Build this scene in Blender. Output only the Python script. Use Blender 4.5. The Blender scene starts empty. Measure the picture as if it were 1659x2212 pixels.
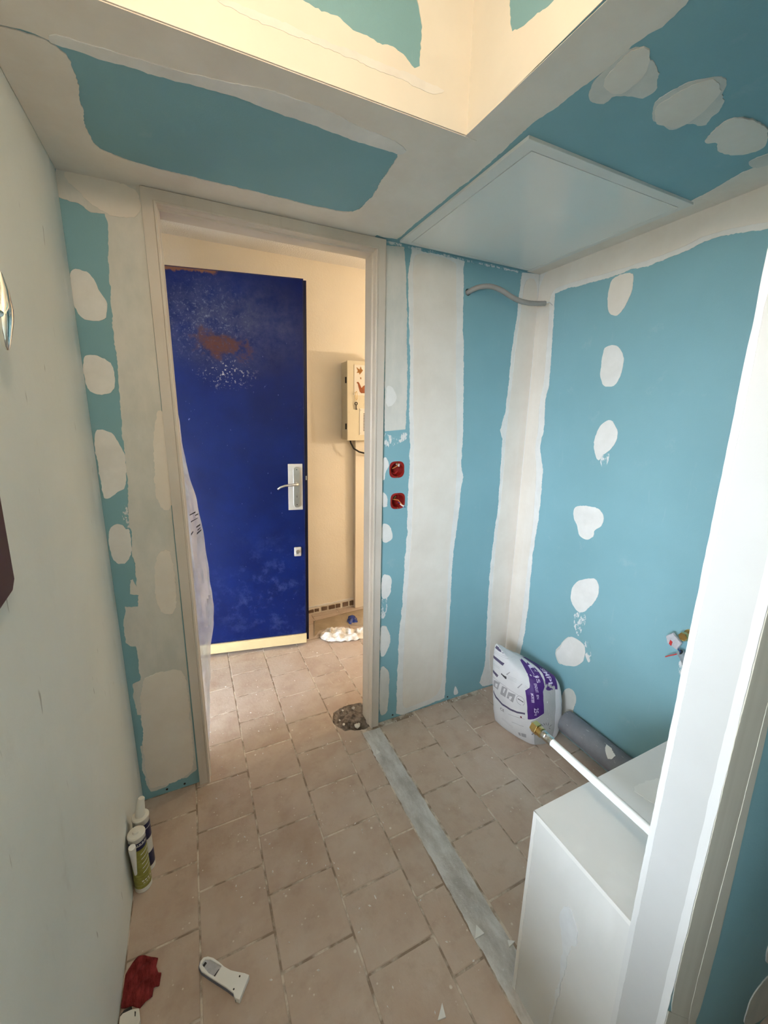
import bpy, bmesh, math, random
from mathutils import Vector, Matrix, noise
from mathutils.geometry import tessellate_polygon
from mathutils.bvhtree import BVHTree

random.seed(7)
sc = bpy.context.scene
COL = sc.collection

# ------------------------------------------------------------------ camera
cam_data = bpy.data.cameras.new('camera')
cam_data.sensor_fit = 'AUTO'
cam_data.sensor_width = 36.0
cam_data.lens = 873.41 / 2212 * 36.0
cam_data.shift_x = (829.5 - 825.75) / 2212
cam_data.shift_y = (1098.69 - 1106.0) / 2212
cam_data.clip_start = 0.02
cam = bpy.data.objects.new('camera', cam_data)
COL.objects.link(cam)
RIGHT = Vector((0.90505451, -0.42497792, 0.01643486))
UP = Vector((0.07965352, 0.20734042, 0.97502065))
FWD = Vector((0.41776986, 0.88113774, -0.22150537))
cam.matrix_world = Matrix(((RIGHT.x, UP.x, -FWD.x, 0), (RIGHT.y, UP.y, -FWD.y, 0), (RIGHT.z, UP.z, -FWD.z, 1.5), (0, 0, 0, 1)))
sc.camera = cam

# ------------------------------------------------------------------ world, exposure
world = bpy.data.worlds.new('sky')
sc.world = world
world.use_nodes = True
bg = world.node_tree.nodes['Background']
bg.inputs['Color'].default_value = (0.80, 0.89, 1.0, 1)
bg.inputs['Strength'].default_value = SKY_STRENGTH = 32.5
sc.view_settings.view_transform = 'Standard'
sc.view_settings.look = 'None'
sc.view_settings.gamma = 1.0
sc.view_settings.use_curve_mapping = False
sc.view_settings.exposure = 1.08
sc.cycles.use_denoising = True
sc.cycles.max_bounces = 9
sc.cycles.diffuse_bounces = 5
sc.cycles.glossy_bounces = 3
sc.cycles.use_adaptive_sampling = True
sc.cycles.adaptive_threshold = 0.05
sc.cycles.use_light_tree = False
sc.cycles.transparent_max_bounces = 12
sc.cycles.sample_clamp_indirect = 6.0

# sampling portal in the open entrance door (gives off no light of its own)
pd = bpy.data.lights.new('entrance_portal', 'AREA')
pd.shape = 'RECTANGLE'; pd.size = 2.1; pd.size_y = 0.84
pd.cycles.is_portal = True
po = bpy.data.objects.new('entrance_portal', pd); COL.objects.link(po)
po.location = (-0.46, 2.15, 1.06); po.rotation_euler = (0, -math.pi / 2, 0)

# sampling portals in the two added windows of the adjoining room (they give off no light of their own)
for yc, wd in ((-0.72, 0.8), (-1.85, 1.1)):
    pw = bpy.data.lights.new('window_portal', 'AREA')
    pw.shape = 'RECTANGLE'; pw.size = 1.3; pw.size_y = wd
    pw.cycles.is_portal = True
    pwo = bpy.data.objects.new('window_portal', pw); COL.objects.link(pwo)
    pwo.location = (-2.09, yc, 1.68); pwo.rotation_euler = (0, -math.pi / 2, 0)

# ------------------------------------------------------------------ dimensions (metres)
YB, ZC, XL, XR = 1.576, 2.160, -0.279, 1.541      # back wall, soffit, left wall, right wall
YF, XF = 0.954, 0.660                             # upstand faces of the soffit
XB, YN, YP, YE, ZT = 0.675, 0.228, 0.307, 0.548, 0.588   # partition end / boxed ledge
YJ, YH, ZH = 1.660, 2.830, 2.480                  # hall side of the back wall, far hall wall, hall ceiling
YR = -0.12                                        # wall behind the camera

# ------------------------------------------------------------------ node helper / materials
class NT:
    def __init__(s, name):
        s.m = bpy.data.materials.new(name); s.m.use_nodes = True
        s.t = s.m.node_tree; s.t.nodes.clear()
        s.out = s.n('ShaderNodeOutputMaterial'); s.b = s.n('ShaderNodeBsdfPrincipled')
        s.l(s.b.outputs[0], s.out.inputs[0]); s.pos = s.n('ShaderNodeNewGeometry').outputs['Position']
    def n(s, k, **kw):
        x = s.t.nodes.new(k)
        for a, v in kw.items(): setattr(x, a, v)
        return x
    def l(s, a, b): s.t.links.new(a, b)
    def set(s, sock, v):
        if hasattr(v, 'links') or isinstance(v, bpy.types.NodeSocket): s.l(v, sock)
        elif isinstance(v, tuple) and len(v) == 3 and sock.type == 'RGBA': sock.default_value = (*v, 1)
        else: sock.default_value = v
    def scale(s, vec):
        x = s.n('ShaderNodeVectorMath', operation='MULTIPLY'); s.l(s.pos, x.inputs[0]); x.inputs[1].default_value = vec
        return x.outputs[0]
    def noise(s, sc_, det=4, rough=.55, vec=None, dist=0):
        x = s.n('ShaderNodeTexNoise'); x.inputs['Scale'].default_value = sc_; x.inputs['Detail'].default_value = det
        x.inputs['Roughness'].default_value = rough; x.inputs['Distortion'].default_value = dist
        s.l(vec or s.pos, x.inputs['Vector']); return x.outputs['Fac']
    def voro(s, sc_, vec=None, feat='F1'):
        x = s.n('ShaderNodeTexVoronoi', feature=feat); x.inputs['Scale'].default_value = sc_
        s.l(vec or s.pos, x.inputs['Vector']); return x.outputs['Distance']
    def ramp(s, v, a, b, lo=0., hi=1.):
        x = s.n('ShaderNodeMapRange'); x.clamp = True
        s.l(v, x.inputs[0]); x.inputs[1].default_value = a; x.inputs[2].default_value = b
        x.inputs[3].default_value = lo; x.inputs[4].default_value = hi; return x.outputs[0]
    def math(s, op, a, b=0.):
        x = s.n('ShaderNodeMath', operation=op); x.use_clamp = False
        s.set(x.inputs[0], a); s.set(x.inputs[1], b); return x.outputs[0]
    def mix(s, f, a, b, blend='MIX'):
        x = s.n('ShaderNodeMix', data_type='RGBA', blend_type=blend)
        s.set(x.inputs[0], f); s.set(x.inputs[6], a); s.set(x.inputs[7], b); return x.outputs[2]
    def blob(s, c, r, soft=1.0):      # 1 at c, falling to 0 at radii r
        x = s.n('ShaderNodeVectorMath', operation='SUBTRACT'); s.l(s.pos, x.inputs[0]); x.inputs[1].default_value = c
        y = s.n('ShaderNodeVectorMath', operation='DIVIDE'); s.l(x.outputs[0], y.inputs[0]); y.inputs[1].default_value = r
        z = s.n('ShaderNodeVectorMath', operation='LENGTH'); s.l(y.outputs[0], z.inputs[0])
        return s.ramp(z.outputs['Value'], 1.0, 1.0 - soft, 0, 1)
    def bump(s, h, st, d=.01):
        x = s.n('ShaderNodeBump'); x.inputs['Strength'].default_value = st; x.inputs['Distance'].default_value = d
        s.l(h, x.inputs['Height']); s.l(x.outputs[0], s.b.inputs['Normal'])
    def done(s, col, rough=.6, metal=0., spec=.5):
        s.set(s.b.inputs['Base Color'], col); s.set(s.b.inputs['Roughness'], rough)
        s.b.inputs['Metallic'].default_value = metal; s.b.inputs['Specular IOR Level'].default_value = spec
        return s.m

def plain(name, col, rough=.6, var=.06, vs=8., bump=.0, bs=120., metal=0., spec=.4):
    t = NT(name); n = t.noise(vs, 5)
    f = t.ramp(n, .25, .75, 1 - var, 1 + var)
    c = t.mix(1.0, col, f, 'MULTIPLY') if var else col
    if var:
        x = t.n('ShaderNodeVectorMath', operation='SCALE'); x.inputs[0].default_value = col; t.l(f, x.inputs['Scale']); c = x.outputs[0]
    if bump: t.bump(t.noise(bs, 3), bump)
    return t.done(c, rough, metal, spec)

M = {}
def build_materials():
    # moisture-resistant plasterboard, blue-green paper face
    t = NT('teal_plasterboard'); n = t.noise(3, 4); sm = t.ramp(t.noise(9, 6, .7), .62, .8, 0, .22)
    sc2 = t.ramp(t.noise(60, 3, .6, t.scale((1, 1, .12))), .66, .8, 0, .25)
    c = t.mix(t.ramp(n, .3, .7), (.20, .385, .44), (.225, .42, .48)); c = t.mix(t.math('ADD', sm, t.math('MULTIPLY', sc2, .5)), c, (.5, .58, .58))
    t.bump(t.noise(260, 2), .05); M['teal'] = t.done(c, .62, 0, .3)
    # joint compound, fresh white
    t = NT('joint_compound'); n = t.noise(14, 5, .6); st = t.noise(26, 3, .5, t.scale((1, 1, .25)))
    c = t.mix(t.ramp(n, .3, .7), (.70, .695, .67), (.79, .785, .765)); t.bump(st, .12); M['putty'] = t.done(c, .55, 0, .35)
    # dried coat over tape, a little greyer and warmer
    t = NT('dried_joint_coat'); n = t.noise(7, 5, .6); st = t.noise(18, 3, .5, t.scale((1.6, 1.6, .1)))
    c = t.mix(t.ramp(n, .3, .7), (.715, .66, .59), (.79, .745, .68)); c = t.mix(t.ramp(st, .55, .8, 0, .3), c, (.80, .775, .735))
    t.bump(st, .08); M['coat'] = t.done(c, .5, 0, .35)
    # thin scraped film, board shining through
    t = NT('thin_scraped_film'); n = t.noise(11, 5, .65, t.scale((1, 1, .45))); m = t.ramp(n, .36, .62)
    c = t.mix(m, (.57, .58, .545), (.67, .655, .61)); M['film'] = t.done(c, .55, 0, .35)
    # broken smear: compound left only in streaks
    t = NT('broken_smear'); n = t.noise(55, 4, .7, t.scale((1, 1, .55))); c = t.mix(t.ramp(n, .5, .56), (.21, .40, .455), (.70, .71, .70)); M['smear'] = t.done(c, .6, 0, .3)
    # painted plaster, pale grey-green, scuffed
    t = NT('pale_green_wall_paint'); n = t.noise(2.5, 5); d = t.noise(9, 6, .7, t.scale((1, 1, .4)))
    zf = t.n('ShaderNodeSeparateXYZ'); t.l(t.pos, zf.inputs[0]); low = t.ramp(zf.outputs[2], 1.4, .3, .0, 1.)
    c = t.mix(t.ramp(n, .3, .7), (.66, .70, .67), (.73, .765, .735))
    c = t.mix(t.math('MULTIPLY', t.ramp(d, .58, .8, 0, .55), low), c, (.33, .31, .27))
    sp = t.noise(38, 2, .4, t.scale((1, 1.6, .35))); c = t.mix(t.ramp(sp, .745, .79, 0, .6), c, (.18, .17, .15))
    t.bump(t.noise(30, 4), .1); M['leftpaint'] = t.done(c, .5, 0, .4)
    # terracotta-beige floor tile
    t = NT('beige_floor_tile'); oi = t.n('ShaderNodeObjectInfo').outputs['Random']; n = t.noise(11, 7, .65); n2 = t.noise(6.5, 5)
    c = t.mix(oi, (.395, .295, .23), (.465, .365, .295)); c = t.mix(t.ramp(n2, .36, .64, 0, .75), c, (.51, .425, .355)); c = t.mix(t.ramp(n, .50, .72, 0, .5), c, (.34, .24, .175))
    du = t.noise(5, 6, .7); c = t.mix(t.ramp(du, .5, .72, 0, .35), c, (.55, .50, .44))
    v = t.voro(16); ns = t.noise(7, 2); sp = t.math('MULTIPLY', t.ramp(v, .085, .05), t.ramp(ns, .53, .57)); c = t.mix(sp, c, (.66, .62, .55))
    v2 = t.voro(42); sp2 = t.math('MULTIPLY', t.ramp(v2, .13, .08), t.ramp(t.noise(11, 2), .52, .56)); c = t.mix(t.math('MULTIPLY', sp2, .8), c, (.66, .62, .55))
    scr = t.noise(30, 4, .6, t.scale((1, .3, 1)), 1.5); c = t.mix(t.ramp(scr, .70, .76, 0, .6), c, (.6, .55, .48))
    t.bump(t.noise(70, 5), .16); M['tile'] = t.done(c, t.ramp(t.noise(12, 3), .3, .7, .45, .7), 0, .35)
    t = NT('grout'); n = t.noise(16, 5); c = t.mix(t.ramp(n, .42, .6), (.27, .215, .165), (.62, .555, .475)); t.bump(t.noise(200, 3), .4); M['grout'] = t.done(c, .9, 0, .2)
    t = NT('grey_mortar'); n = t.noise(18, 6, .65, t.scale((1, .4, 1))); n2 = t.noise(90, 3)
    c = t.mix(t.ramp(n, .36, .62), (.42, .41, .395), (.64, .645, .64)); c = t.mix(t.ramp(n2, .6, .75, 0, .5), c, (.72, .73, .73)); t.bump(t.noise(60, 6, .7), .6); M['mortar'] = t.done(c, .9, 0, .2)
    t = NT('broken_concrete'); n = t.noise(45, 6, .7); c = t.mix(t.ramp(n, .3, .7), (.085, .07, .06), (.33, .29, .25)); t.bump(t.noise(90, 6, .7), .8); M['rubble'] = t.done(c, .95, 0, .2)
    # white plaster of ledge and partition end
    t = NT('smoothed_white_plaster'); n = t.noise(4, 5); n2 = t.noise(10, 3, .5, t.scale((1, 1, .3)))
    c = t.mix(t.ramp(n, .3, .7), (.60, .61, .60), (.67, .675, .66)); c = t.mix(t.ramp(n2, .6, .8, 0, .3), c, (.86, .87, .86)); t.bump(n2, .06); M['plaster'] = t.done(c, .48, 0, .4)
    M['bead'] = plain('fresh_corner_compound', (.60, .61, .608), .5, .03, 12)
    t = NT('olive_undercoat'); n = t.noise(6, 4, .5, t.scale((4, 1, .15))); c = t.mix(t.ramp(n, .3, .7), (.45, .43, .36), (.58, .56, .49)); M['olive'] = t.done(c, .55, 0, .3)
    t = NT('door_frame_paint'); n = t.noise(5, 5); g = t.noise(24, 3, .6, t.scale((1, 1, .1))); c = t.mix(t.ramp(n, .3, .7), (.56, .505, .44), (.63, .575, .51)); c = t.mix(t.ramp(g, .62, .8, 0, .35), c, (.40, .35, .29)); M['frame'] = t.done(c, .42, 0, .45)
    M['panel'] = plain('white_gloss_panel', (.79, .79, .755), .16, .015, 3, 0, 1, 0, .5)
    M['paneltrim'] = plain('white_panel_trim', (.72, .72, .69), .4, .02)
    M['upstand'] = plain('cream_compound', (.76, .73, .66), .55, .05, 5, .06, 30)
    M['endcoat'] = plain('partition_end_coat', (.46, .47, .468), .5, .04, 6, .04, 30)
    M['repair'] = plain('bluish_repair_plaster', (.63, .66, .68), .5, .06, 30, .05, 40)
    M['ledgebead'] = plain('ledge_corner_compound', (.73, .735, .715), .5, .03, 12)
    M['olive2'] = plain('pale_olive_undercoat', (.55, .53, .46), .55, .06, 10)
    M['dark'] = plain('dark_gap', (.02, .02, .02), .9, 0)
    M['cream'] = plain('cream_hall_paint', (.82, .76, .645), .6, .04, 3, .12, 90)
    M['hallceil'] = plain('white_hall_ceiling', (.74, .73, .70), .8, .03, 3, .6, 160)
    M['ground'] = plain('outdoor_paving', (.5, .48, .45), .9, .1)
    # blue steel door
    t = NT('worn_blue_door_paint'); n = t.noise(4, 4); c = t.mix(t.ramp(n, .35, .7), (.0018, .0075, .065), (.003, .012, .095))
    up = t.blob((.25, 2.4, 1.98), (.55, 1, .30), .7); w = t.noise(14, 7, .72)
    hz = t.math('MULTIPLY', up, t.ramp(w, .32, .66)); c = t.mix(t.math('MULTIPLY', hz, .75), c, (.055, .062, .115))
    sp = t.math('MULTIPLY', t.blob((.12, 2.45, 1.98), (.30, 1, .26), .9), t.ramp(t.noise(75, 5, .7), .55, .70)); c = t.mix(t.math('MULTIPLY', sp, .5), c, (.30, .32, .38))
    r1 = t.math('ADD', t.noise(7, 6, .65), t.math('MULTIPLY', t.math('SUBTRACT', t.blob((.20, 2.45, 1.87), (.36, 1, .17), .9), .5), .55))
    c = t.mix(t.math('MULTIPLY', t.ramp(r1, .53, .63), t.ramp(t.noise(48, 5, .7), .34, .5, .35, .9)), c, (.075, .026, .018))
    r2 = t.math('ADD', t.noise(16, 6, .65), t.math('MULTIPLY', t.math('SUBTRACT', t.blob((-.05, 2.45, 2.24), (.65, 1, .055), .9), .5), .6)); c = t.mix(t.ramp(r2, .52, .62), c, (.15, .065, .035))
    wh = t.math('MULTIPLY', t.blob((.22, 2.45, 1.72), (.17, 1, .10), .9), t.ramp(t.noise(60, 4, .7), .575, .64)); c = t.mix(t.math('MULTIPLY', wh, .8), c, (.55, .53, .45))
    sc1 = t.math('MULTIPLY', t.ramp(t.noise(85, 4, .6, t.scale((1, 1, .5))), .70, .76), .55); c = t.mix(sc1, c, (.25, .30, .50))
    s2 = t.math('MULTIPLY', t.blob((.42, 2.45, .35), (.5, 1, .5), .8), t.ramp(t.noise(13, 6, .7), .5, .75, 0, .35)); c = t.mix(s2, c, (.10, .14, .34))
    t.bump(t.noise(120, 4), .06); M['blue'] = t.done(c, .42, 0, .18)
    M['bluedark'] = plain('dark_blue_edge', (.006, .010, .05), .4, .2)
    M['steel'] = plain('brushed_steel', (.62, .60, .56), .32, .08, 30, 0, 1, 1.)
    M['plate'] = plain('satin_door_plate', (.60, .585, .55), .45, .05, 20, 0, 1, .35)
    M['chrome'] = plain('polished_chrome', (.9, .88, .82), .08, 0, 1, 0, 1, 1.)
    M['brassbar'] = plain('pale_brass_bar', (.74, .60, .34), .42, .08, 10, 0, 1, .2)
    M['brass'] = plain('brass', (.70, .52, .22), .25, .12, 40, 0, 1, 1.)
    M['crimp'] = plain('crimped_steel', (.62, .63, .62), .25, .12, 60, 0, 1, 1.)
    M['whitepipe'] = plain('white_multilayer_pipe', (.84, .86, .86), .3, .02)
    t = NT('grey_pvc'); n = t.noise(12, 5, .6); c = t.mix(t.ramp(n, .35, .7), (.155, .165, .195), (.21, .22, .25)); c = t.mix(t.ramp(t.noise(90, 4, .6, t.scale((1, .3, 1))), .66, .72, 0, .6), c, (.5, .52, .54)); M['pvc'] = t.done(c, .4, 0, .45)
    M['conduit'] = plain('grey_conduit', (.30, .29, .275), .55, .06, 30)
    t = NT('red_box_plastic'); M['redbox'] = t.done((.25, .012, .008), .35, 0, .5)
    M['wirered'] = plain('red_wire', (.45, .03, .03), .4, 0); M['wireblue'] = plain('blue_wire', (.02, .06, .3), .4, 0)
    M['wiregreen'] = plain('green_wire', (.09, .16, .03), .4, 0); M['wireorange'] = plain('orange_wire', (.6, .22, .06), .4, 0)
    M['tape'] = plain('grey_tape', (.45, .45, .48), .55, .15, 90)
    M['black'] = plain('black_plastic', (.012, .012, .014), .4, 0)
    M['greycond'] = plain('corrugated_grey', (.30, .34, .36), .5, .1, 60)
    M['white'] = plain('white_plastic', (.80, .80, .77), .35, .03)
    M['whitedull'] = plain('off_white_plastic', (.70, .695, .64), .4, .04)
    M['greyrim'] = plain('grey_blue_rubber', (.16, .18, .24), .6, .1)
    t = NT('olive_label'); n = t.noise(60, 4, .6, t.scale((1, 1, 2.2))); c = t.mix(t.ramp(n, .3, .7), (.20, .20, .035), (.36, .36, .09)); M['label_olive'] = t.done(c, .4, 0, .4)
    M['label_navy'] = plain('navy_label', (.012, .018, .075), .35, .1)
    M['label_white'] = plain('white_label', (.72, .73, .72), .35, .03)
    # paper sack
    t = NT('white_paper_sack'); n = t.noise(10, 4); c = t.mix(t.ramp(n, .3, .7), (.60, .61, .635), (.70, .705, .73)); t.bump(t.noise(22, 5, .6), .25); M['sack'] = t.done(c, .6, 0, .3)
    M['purple'] = plain('purple_print', (.060, .018, .165), .5, .12, 20)
    M['violetgrey'] = plain('violet_grey_print', (.085, .075, .14), .6, .15, 30)
    M['greyprint'] = plain('grey_print', (.33, .33, .36), .6, .1, 60)
    M['lightprint'] = plain('pale_grey_print', (.50, .505, .53), .6, .05, 60)
    M['darkprint'] = plain('dark_print', (.05, .05, .06), .6, .0)
    M['lilac'] = plain('lilac_lettering', (.62, .56, .76), .6, .0)
    M['redprint'] = plain('dark_red_print', (.13, .012, .02), .6, 0)
    M['sackside'] = plain('grey_paper_sack_side', (.40, .41, .415), .6, .08, 12, .2, 30)
    # polythene
    t = NT('clear_polythene'); tr = t.n('ShaderNodeBsdfTransparent'); tl = t.n('ShaderNodeBsdfTranslucent'); mx = t.n('ShaderNodeMixShader'); mx2 = t.n('ShaderNodeMixShader')
    tr.inputs[0].default_value = (.9, .93, 1, 1); tl.inputs[0].default_value = (.88, .90, .95, 1)
    t.l(t.ramp(t.noise(14, 5, .6, t.scale((1, 1, .5))), .3, .75, .42, .75), mx.inputs[0]); t.l(tr.outputs[0], mx.inputs[1]); t.l(tl.outputs[0], mx.inputs[2])
    t.done((.85, .86, .9), .22, 0, .5); mx2.inputs[0].default_value = .35; t.l(mx.outputs[0], mx2.inputs[1]); t.l(t.b.outputs[0], mx2.inputs[2]); t.l(mx2.outputs[0], t.out.inputs[0]); M['poly'] = t.m
    t = NT('red_cloth'); n = t.noise(40, 5, .7, t.scale((2.4, .8, 1))); c = t.mix(t.ramp(n, .32, .68), (.085, .004, .005), (.26, .035, .035)); t.bump(n, .5); M['red'] = t.done(c, .8, 0, .2)
    M['bluerag'] = plain('blue_plastic', (.008, .035, .22), .4, .3, 60)
    t = NT('crumpled_white_film'); n = t.noise(30, 5, .6); c = t.mix(t.ramp(n, .35, .6), (.52, .48, .42), (.86, .85, .83)); M['whitefilm'] = t.done(c, .4, 0, .4)
    M['dust'] = plain('dusty_cardboard', (.34, .27, .19), .9, .25, 9, .2, 40)
    M['greysmudge'] = plain('grey_dust_smudge', (.20, .165, .15), .9, .35, 30)
    M['brownskirt'] = plain('brown_skirting_tile', (.16, .105, .07), .6, .25, 40)
    M['maroon'] = plain('maroon_lacquer', (.040, .008, .010), .35, .1)
    t = NT('fuse_box_enamel'); n = t.noise(30, 6, .7); c = t.mix(t.ramp(n, .60, .72, 0, .55), (.72, .66, .50), (.40, .33, .20)); M['enamel'] = t.done(c, .4, 0, .4)
    M['leaf'] = plain('brown_leaf_print', (.34, .15, .03), .6, .3, 120); M['squirrel'] = plain('russet_print', (.30, .085, .025), .6, .35, 60)
    M['sheet'] = plain('sticker_sheet', (.78, .75, .68), .5, .02)
    M['bulb'] = None
build_materials()

# ------------------------------------------------------------------ geometry helpers
ORG = {}
def setp(o, label=None, cat=None, group=None, kind=None):
    if label: o['label'] = label
    if cat: o['category'] = cat
    if group: o['group'] = group
    if kind: o['kind'] = kind
    return o
def thing(name, loc, label, cat, group=None, kind=None):
    o = bpy.data.objects.new(name, None); COL.objects.link(o); o.location = loc; o.empty_display_size = .05
    ORG[o] = Vector(loc)
    return setp(o, label, cat, group, kind)

class MB:
    def __init__(s): s.v = []; s.f = []
    def add(s, vs, fs):
        k = len(s.v); s.v += [tuple(p) for p in vs]; s.f += [tuple(i + k for i in f) for f in fs]; return s
    def box(s, x0, x1, y0, y1, z0, z1):
        return s.add([(x, y, z) for z in (z0, z1) for y in (y0, y1) for x in (x0, x1)],
                     [(0, 2, 3, 1), (4, 5, 7, 6), (0, 1, 5, 4), (2, 6, 7, 3), (0, 4, 6, 2), (1, 3, 7, 5)])
    def prism(s, pts, fn, h0, h1, holes=()):
        loops = [list(pts)] + [list(h) for h in holes]
        tri = tessellate_polygon([[Vector((u, v, 0)) for u, v in lp] for lp in loops])
        flat = [p for lp in loops for p in lp]; n = len(flat)
        vs = [fn(u, v, h1) for u, v in flat] + [fn(u, v, h0) for u, v in flat]
        fs = [tuple(t) for t in tri] + [tuple(n + i for i in reversed(t)) for t in tri]; k = 0
        for lp in loops:
            m = len(lp); fs += [(k + i, k + (i + 1) % m, n + k + (i + 1) % m, n + k + i) for i in range(m)]; k += m
        return s.add(vs, fs)
    def tube(s, path, r, n=12, cap=True):
        path = [Vector(p) for p in path]; rs = r if isinstance(r, (list, tuple)) else [r] * len(path); rings = []
        up = Vector((0, 0, 1))
        t0 = (path[1] - path[0]).normalized()
        a = t0.cross(up)
        if a.length < .05: a = t0.cross(Vector((0, 1, 0)))
        a.normalize()
        for i, p in enumerate(path):
            t = (path[min(i + 1, len(path) - 1)] - path[max(i - 1, 0)]).normalized()
            a = (a - t * a.dot(t)).normalized(); b = t.cross(a)
            rings.append([p + (a * math.cos(q) + b * math.sin(q)) * rs[i] for q in [2 * math.pi * j / n for j in range(n)]])
        vs = [p for rg in rings for p in rg]; fs = []
        for i in range(len(path) - 1):
            for j in range(n): fs.append((i * n + j, i * n + (j + 1) % n, (i + 1) * n + (j + 1) % n, (i + 1) * n + j))
        if cap: fs += [tuple(reversed(range(n))), tuple((len(path) - 1) * n + j for j in range(n))]
        return s.add(vs, fs)
    def obj(s, name, mat, parent=None, smooth=False, bevel=0., kind=None, seg=2, loc=None):
        o_ = ORG.get(parent, Vector((0, 0, 0))) if parent else (Vector(loc) if loc else Vector((0, 0, 0)))
        me = bpy.data.meshes.new(name); me.from_pydata([tuple(Vector(p) - o_) for p in s.v], [], s.f)
        bm = bmesh.new(); bm.from_mesh(me); bmesh.ops.remove_doubles(bm, verts=bm.verts, dist=1e-6)
        bmesh.ops.recalc_face_normals(bm, faces=bm.faces)
        if bevel:
            es = [e for e in bm.edges if len(e.link_faces) == 2 and e.calc_face_angle(0) > .6]
            bmesh.ops.bevel(bm, geom=es, offset=bevel, segments=seg, affect='EDGES', profile=.5)
        bm.to_mesh(me); bm.free()
        if smooth:
            for p in me.polygons: p.use_smooth = True
            me.set_sharp_from_angle(angle=math.radians(35))
        me.materials.append(M[mat] if isinstance(mat, str) else mat)
        o = bpy.data.objects.new(name, me); COL.objects.link(o)
        if parent: o.parent = parent
        else: o.location = o_
        ORG[o] = o_
        if kind: o['kind'] = kind
        return o

PL = {'back': lambda u, v, h: (u, YB - h, v), 'right': lambda u, v, h: (XR - h, u, v), 'left': lambda u, v, h: (XL + h, u, v),
      'soffit': lambda u, v, h: (u, v, ZC - h), 'trayb': lambda u, v, h: (u, YF - h, v), 'trayr': lambda u, v, h: (XF - h, u, v),
      'floor': lambda u, v, h: (u, v, h), 'near': lambda u, v, h: (u, YN - h, v), 'boxl': lambda u, v, h: (XB - h, u, v),
      'boxt': lambda u, v, h: (u, v, ZT + h), 'hfar': lambda u, v, h: (u, YH - h, v), 'fuse': lambda u, v, h: (u, 2.70 - h, v)}

def ragged(poly, step=.012, amp=.0025, seed=0, keep=()):
    """polygon with its sides cut into short pieces, each pushed in or out a little"""
    rnd = random.Random(seed); out = []; n = len(poly)
    for i in range(n):
        a = Vector(poly[i]); b = Vector(poly[(i + 1) % n]); L = (b - a).length
        k = max(1, int(L / step)); t = (b - a) / max(L, 1e-6); nn = Vector((-t.y, t.x))
        straight = i in keep
        for j in range(k):
            p = a.lerp(b, j / k)
            if not straight: 
                q = noise.noise(Vector((p.x * 28 + seed, p.y * 28, seed * 1.7))) * 1.6 + rnd.uniform(-.5, .5)
                p = p + nn * amp * q
            out.append((p.x, p.y))
    return out

def chaikin(poly, n=2):
    for _ in range(n):
        q = []
        for i in range(len(poly)):
            a, b = poly[i], poly[(i + 1) % len(poly)]
            q += [(a[0] * .78 + b[0] * .22, a[1] * .78 + b[1] * .22), (a[0] * .22 + b[0] * .78, a[1] * .22 + b[1] * .78)]
        poly = q
    return poly

PATCH_N = 0
def patch(parent, plane, pts, mat='putty', h=.0012, amp=.0025, step=.006, name='filler_patch', holes=(), keep=()):
    global PATCH_N; PATCH_N += 1
    hh = h + (PATCH_N % 9) * .00012
    if not keep: pts = chaikin(pts)
    p = ragged(pts, step, amp, PATCH_N, keep); hs = [ragged(chaikin(q, 1), step, amp, PATCH_N + 50) for q in holes]
    return MB().prism(p, PL[plane], -.0005, hh, hs).obj(name, mat, parent)

def boolean_cut(o, cutters):
    for c in cutters:
        m = o.modifiers.new('cut', 'BOOLEAN'); m.operation = 'DIFFERENCE'; m.solver = 'EXACT'; m.object = c
    bpy.context.view_layer.update()
    dg = bpy.context.evaluated_depsgraph_get()
    me = bpy.data.meshes.new_from_object(o.evaluated_get(dg)); o.modifiers.clear(); old = o.data; o.data = me
    if not me.materials and old.materials: me.materials.append(old.materials[0])

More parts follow.
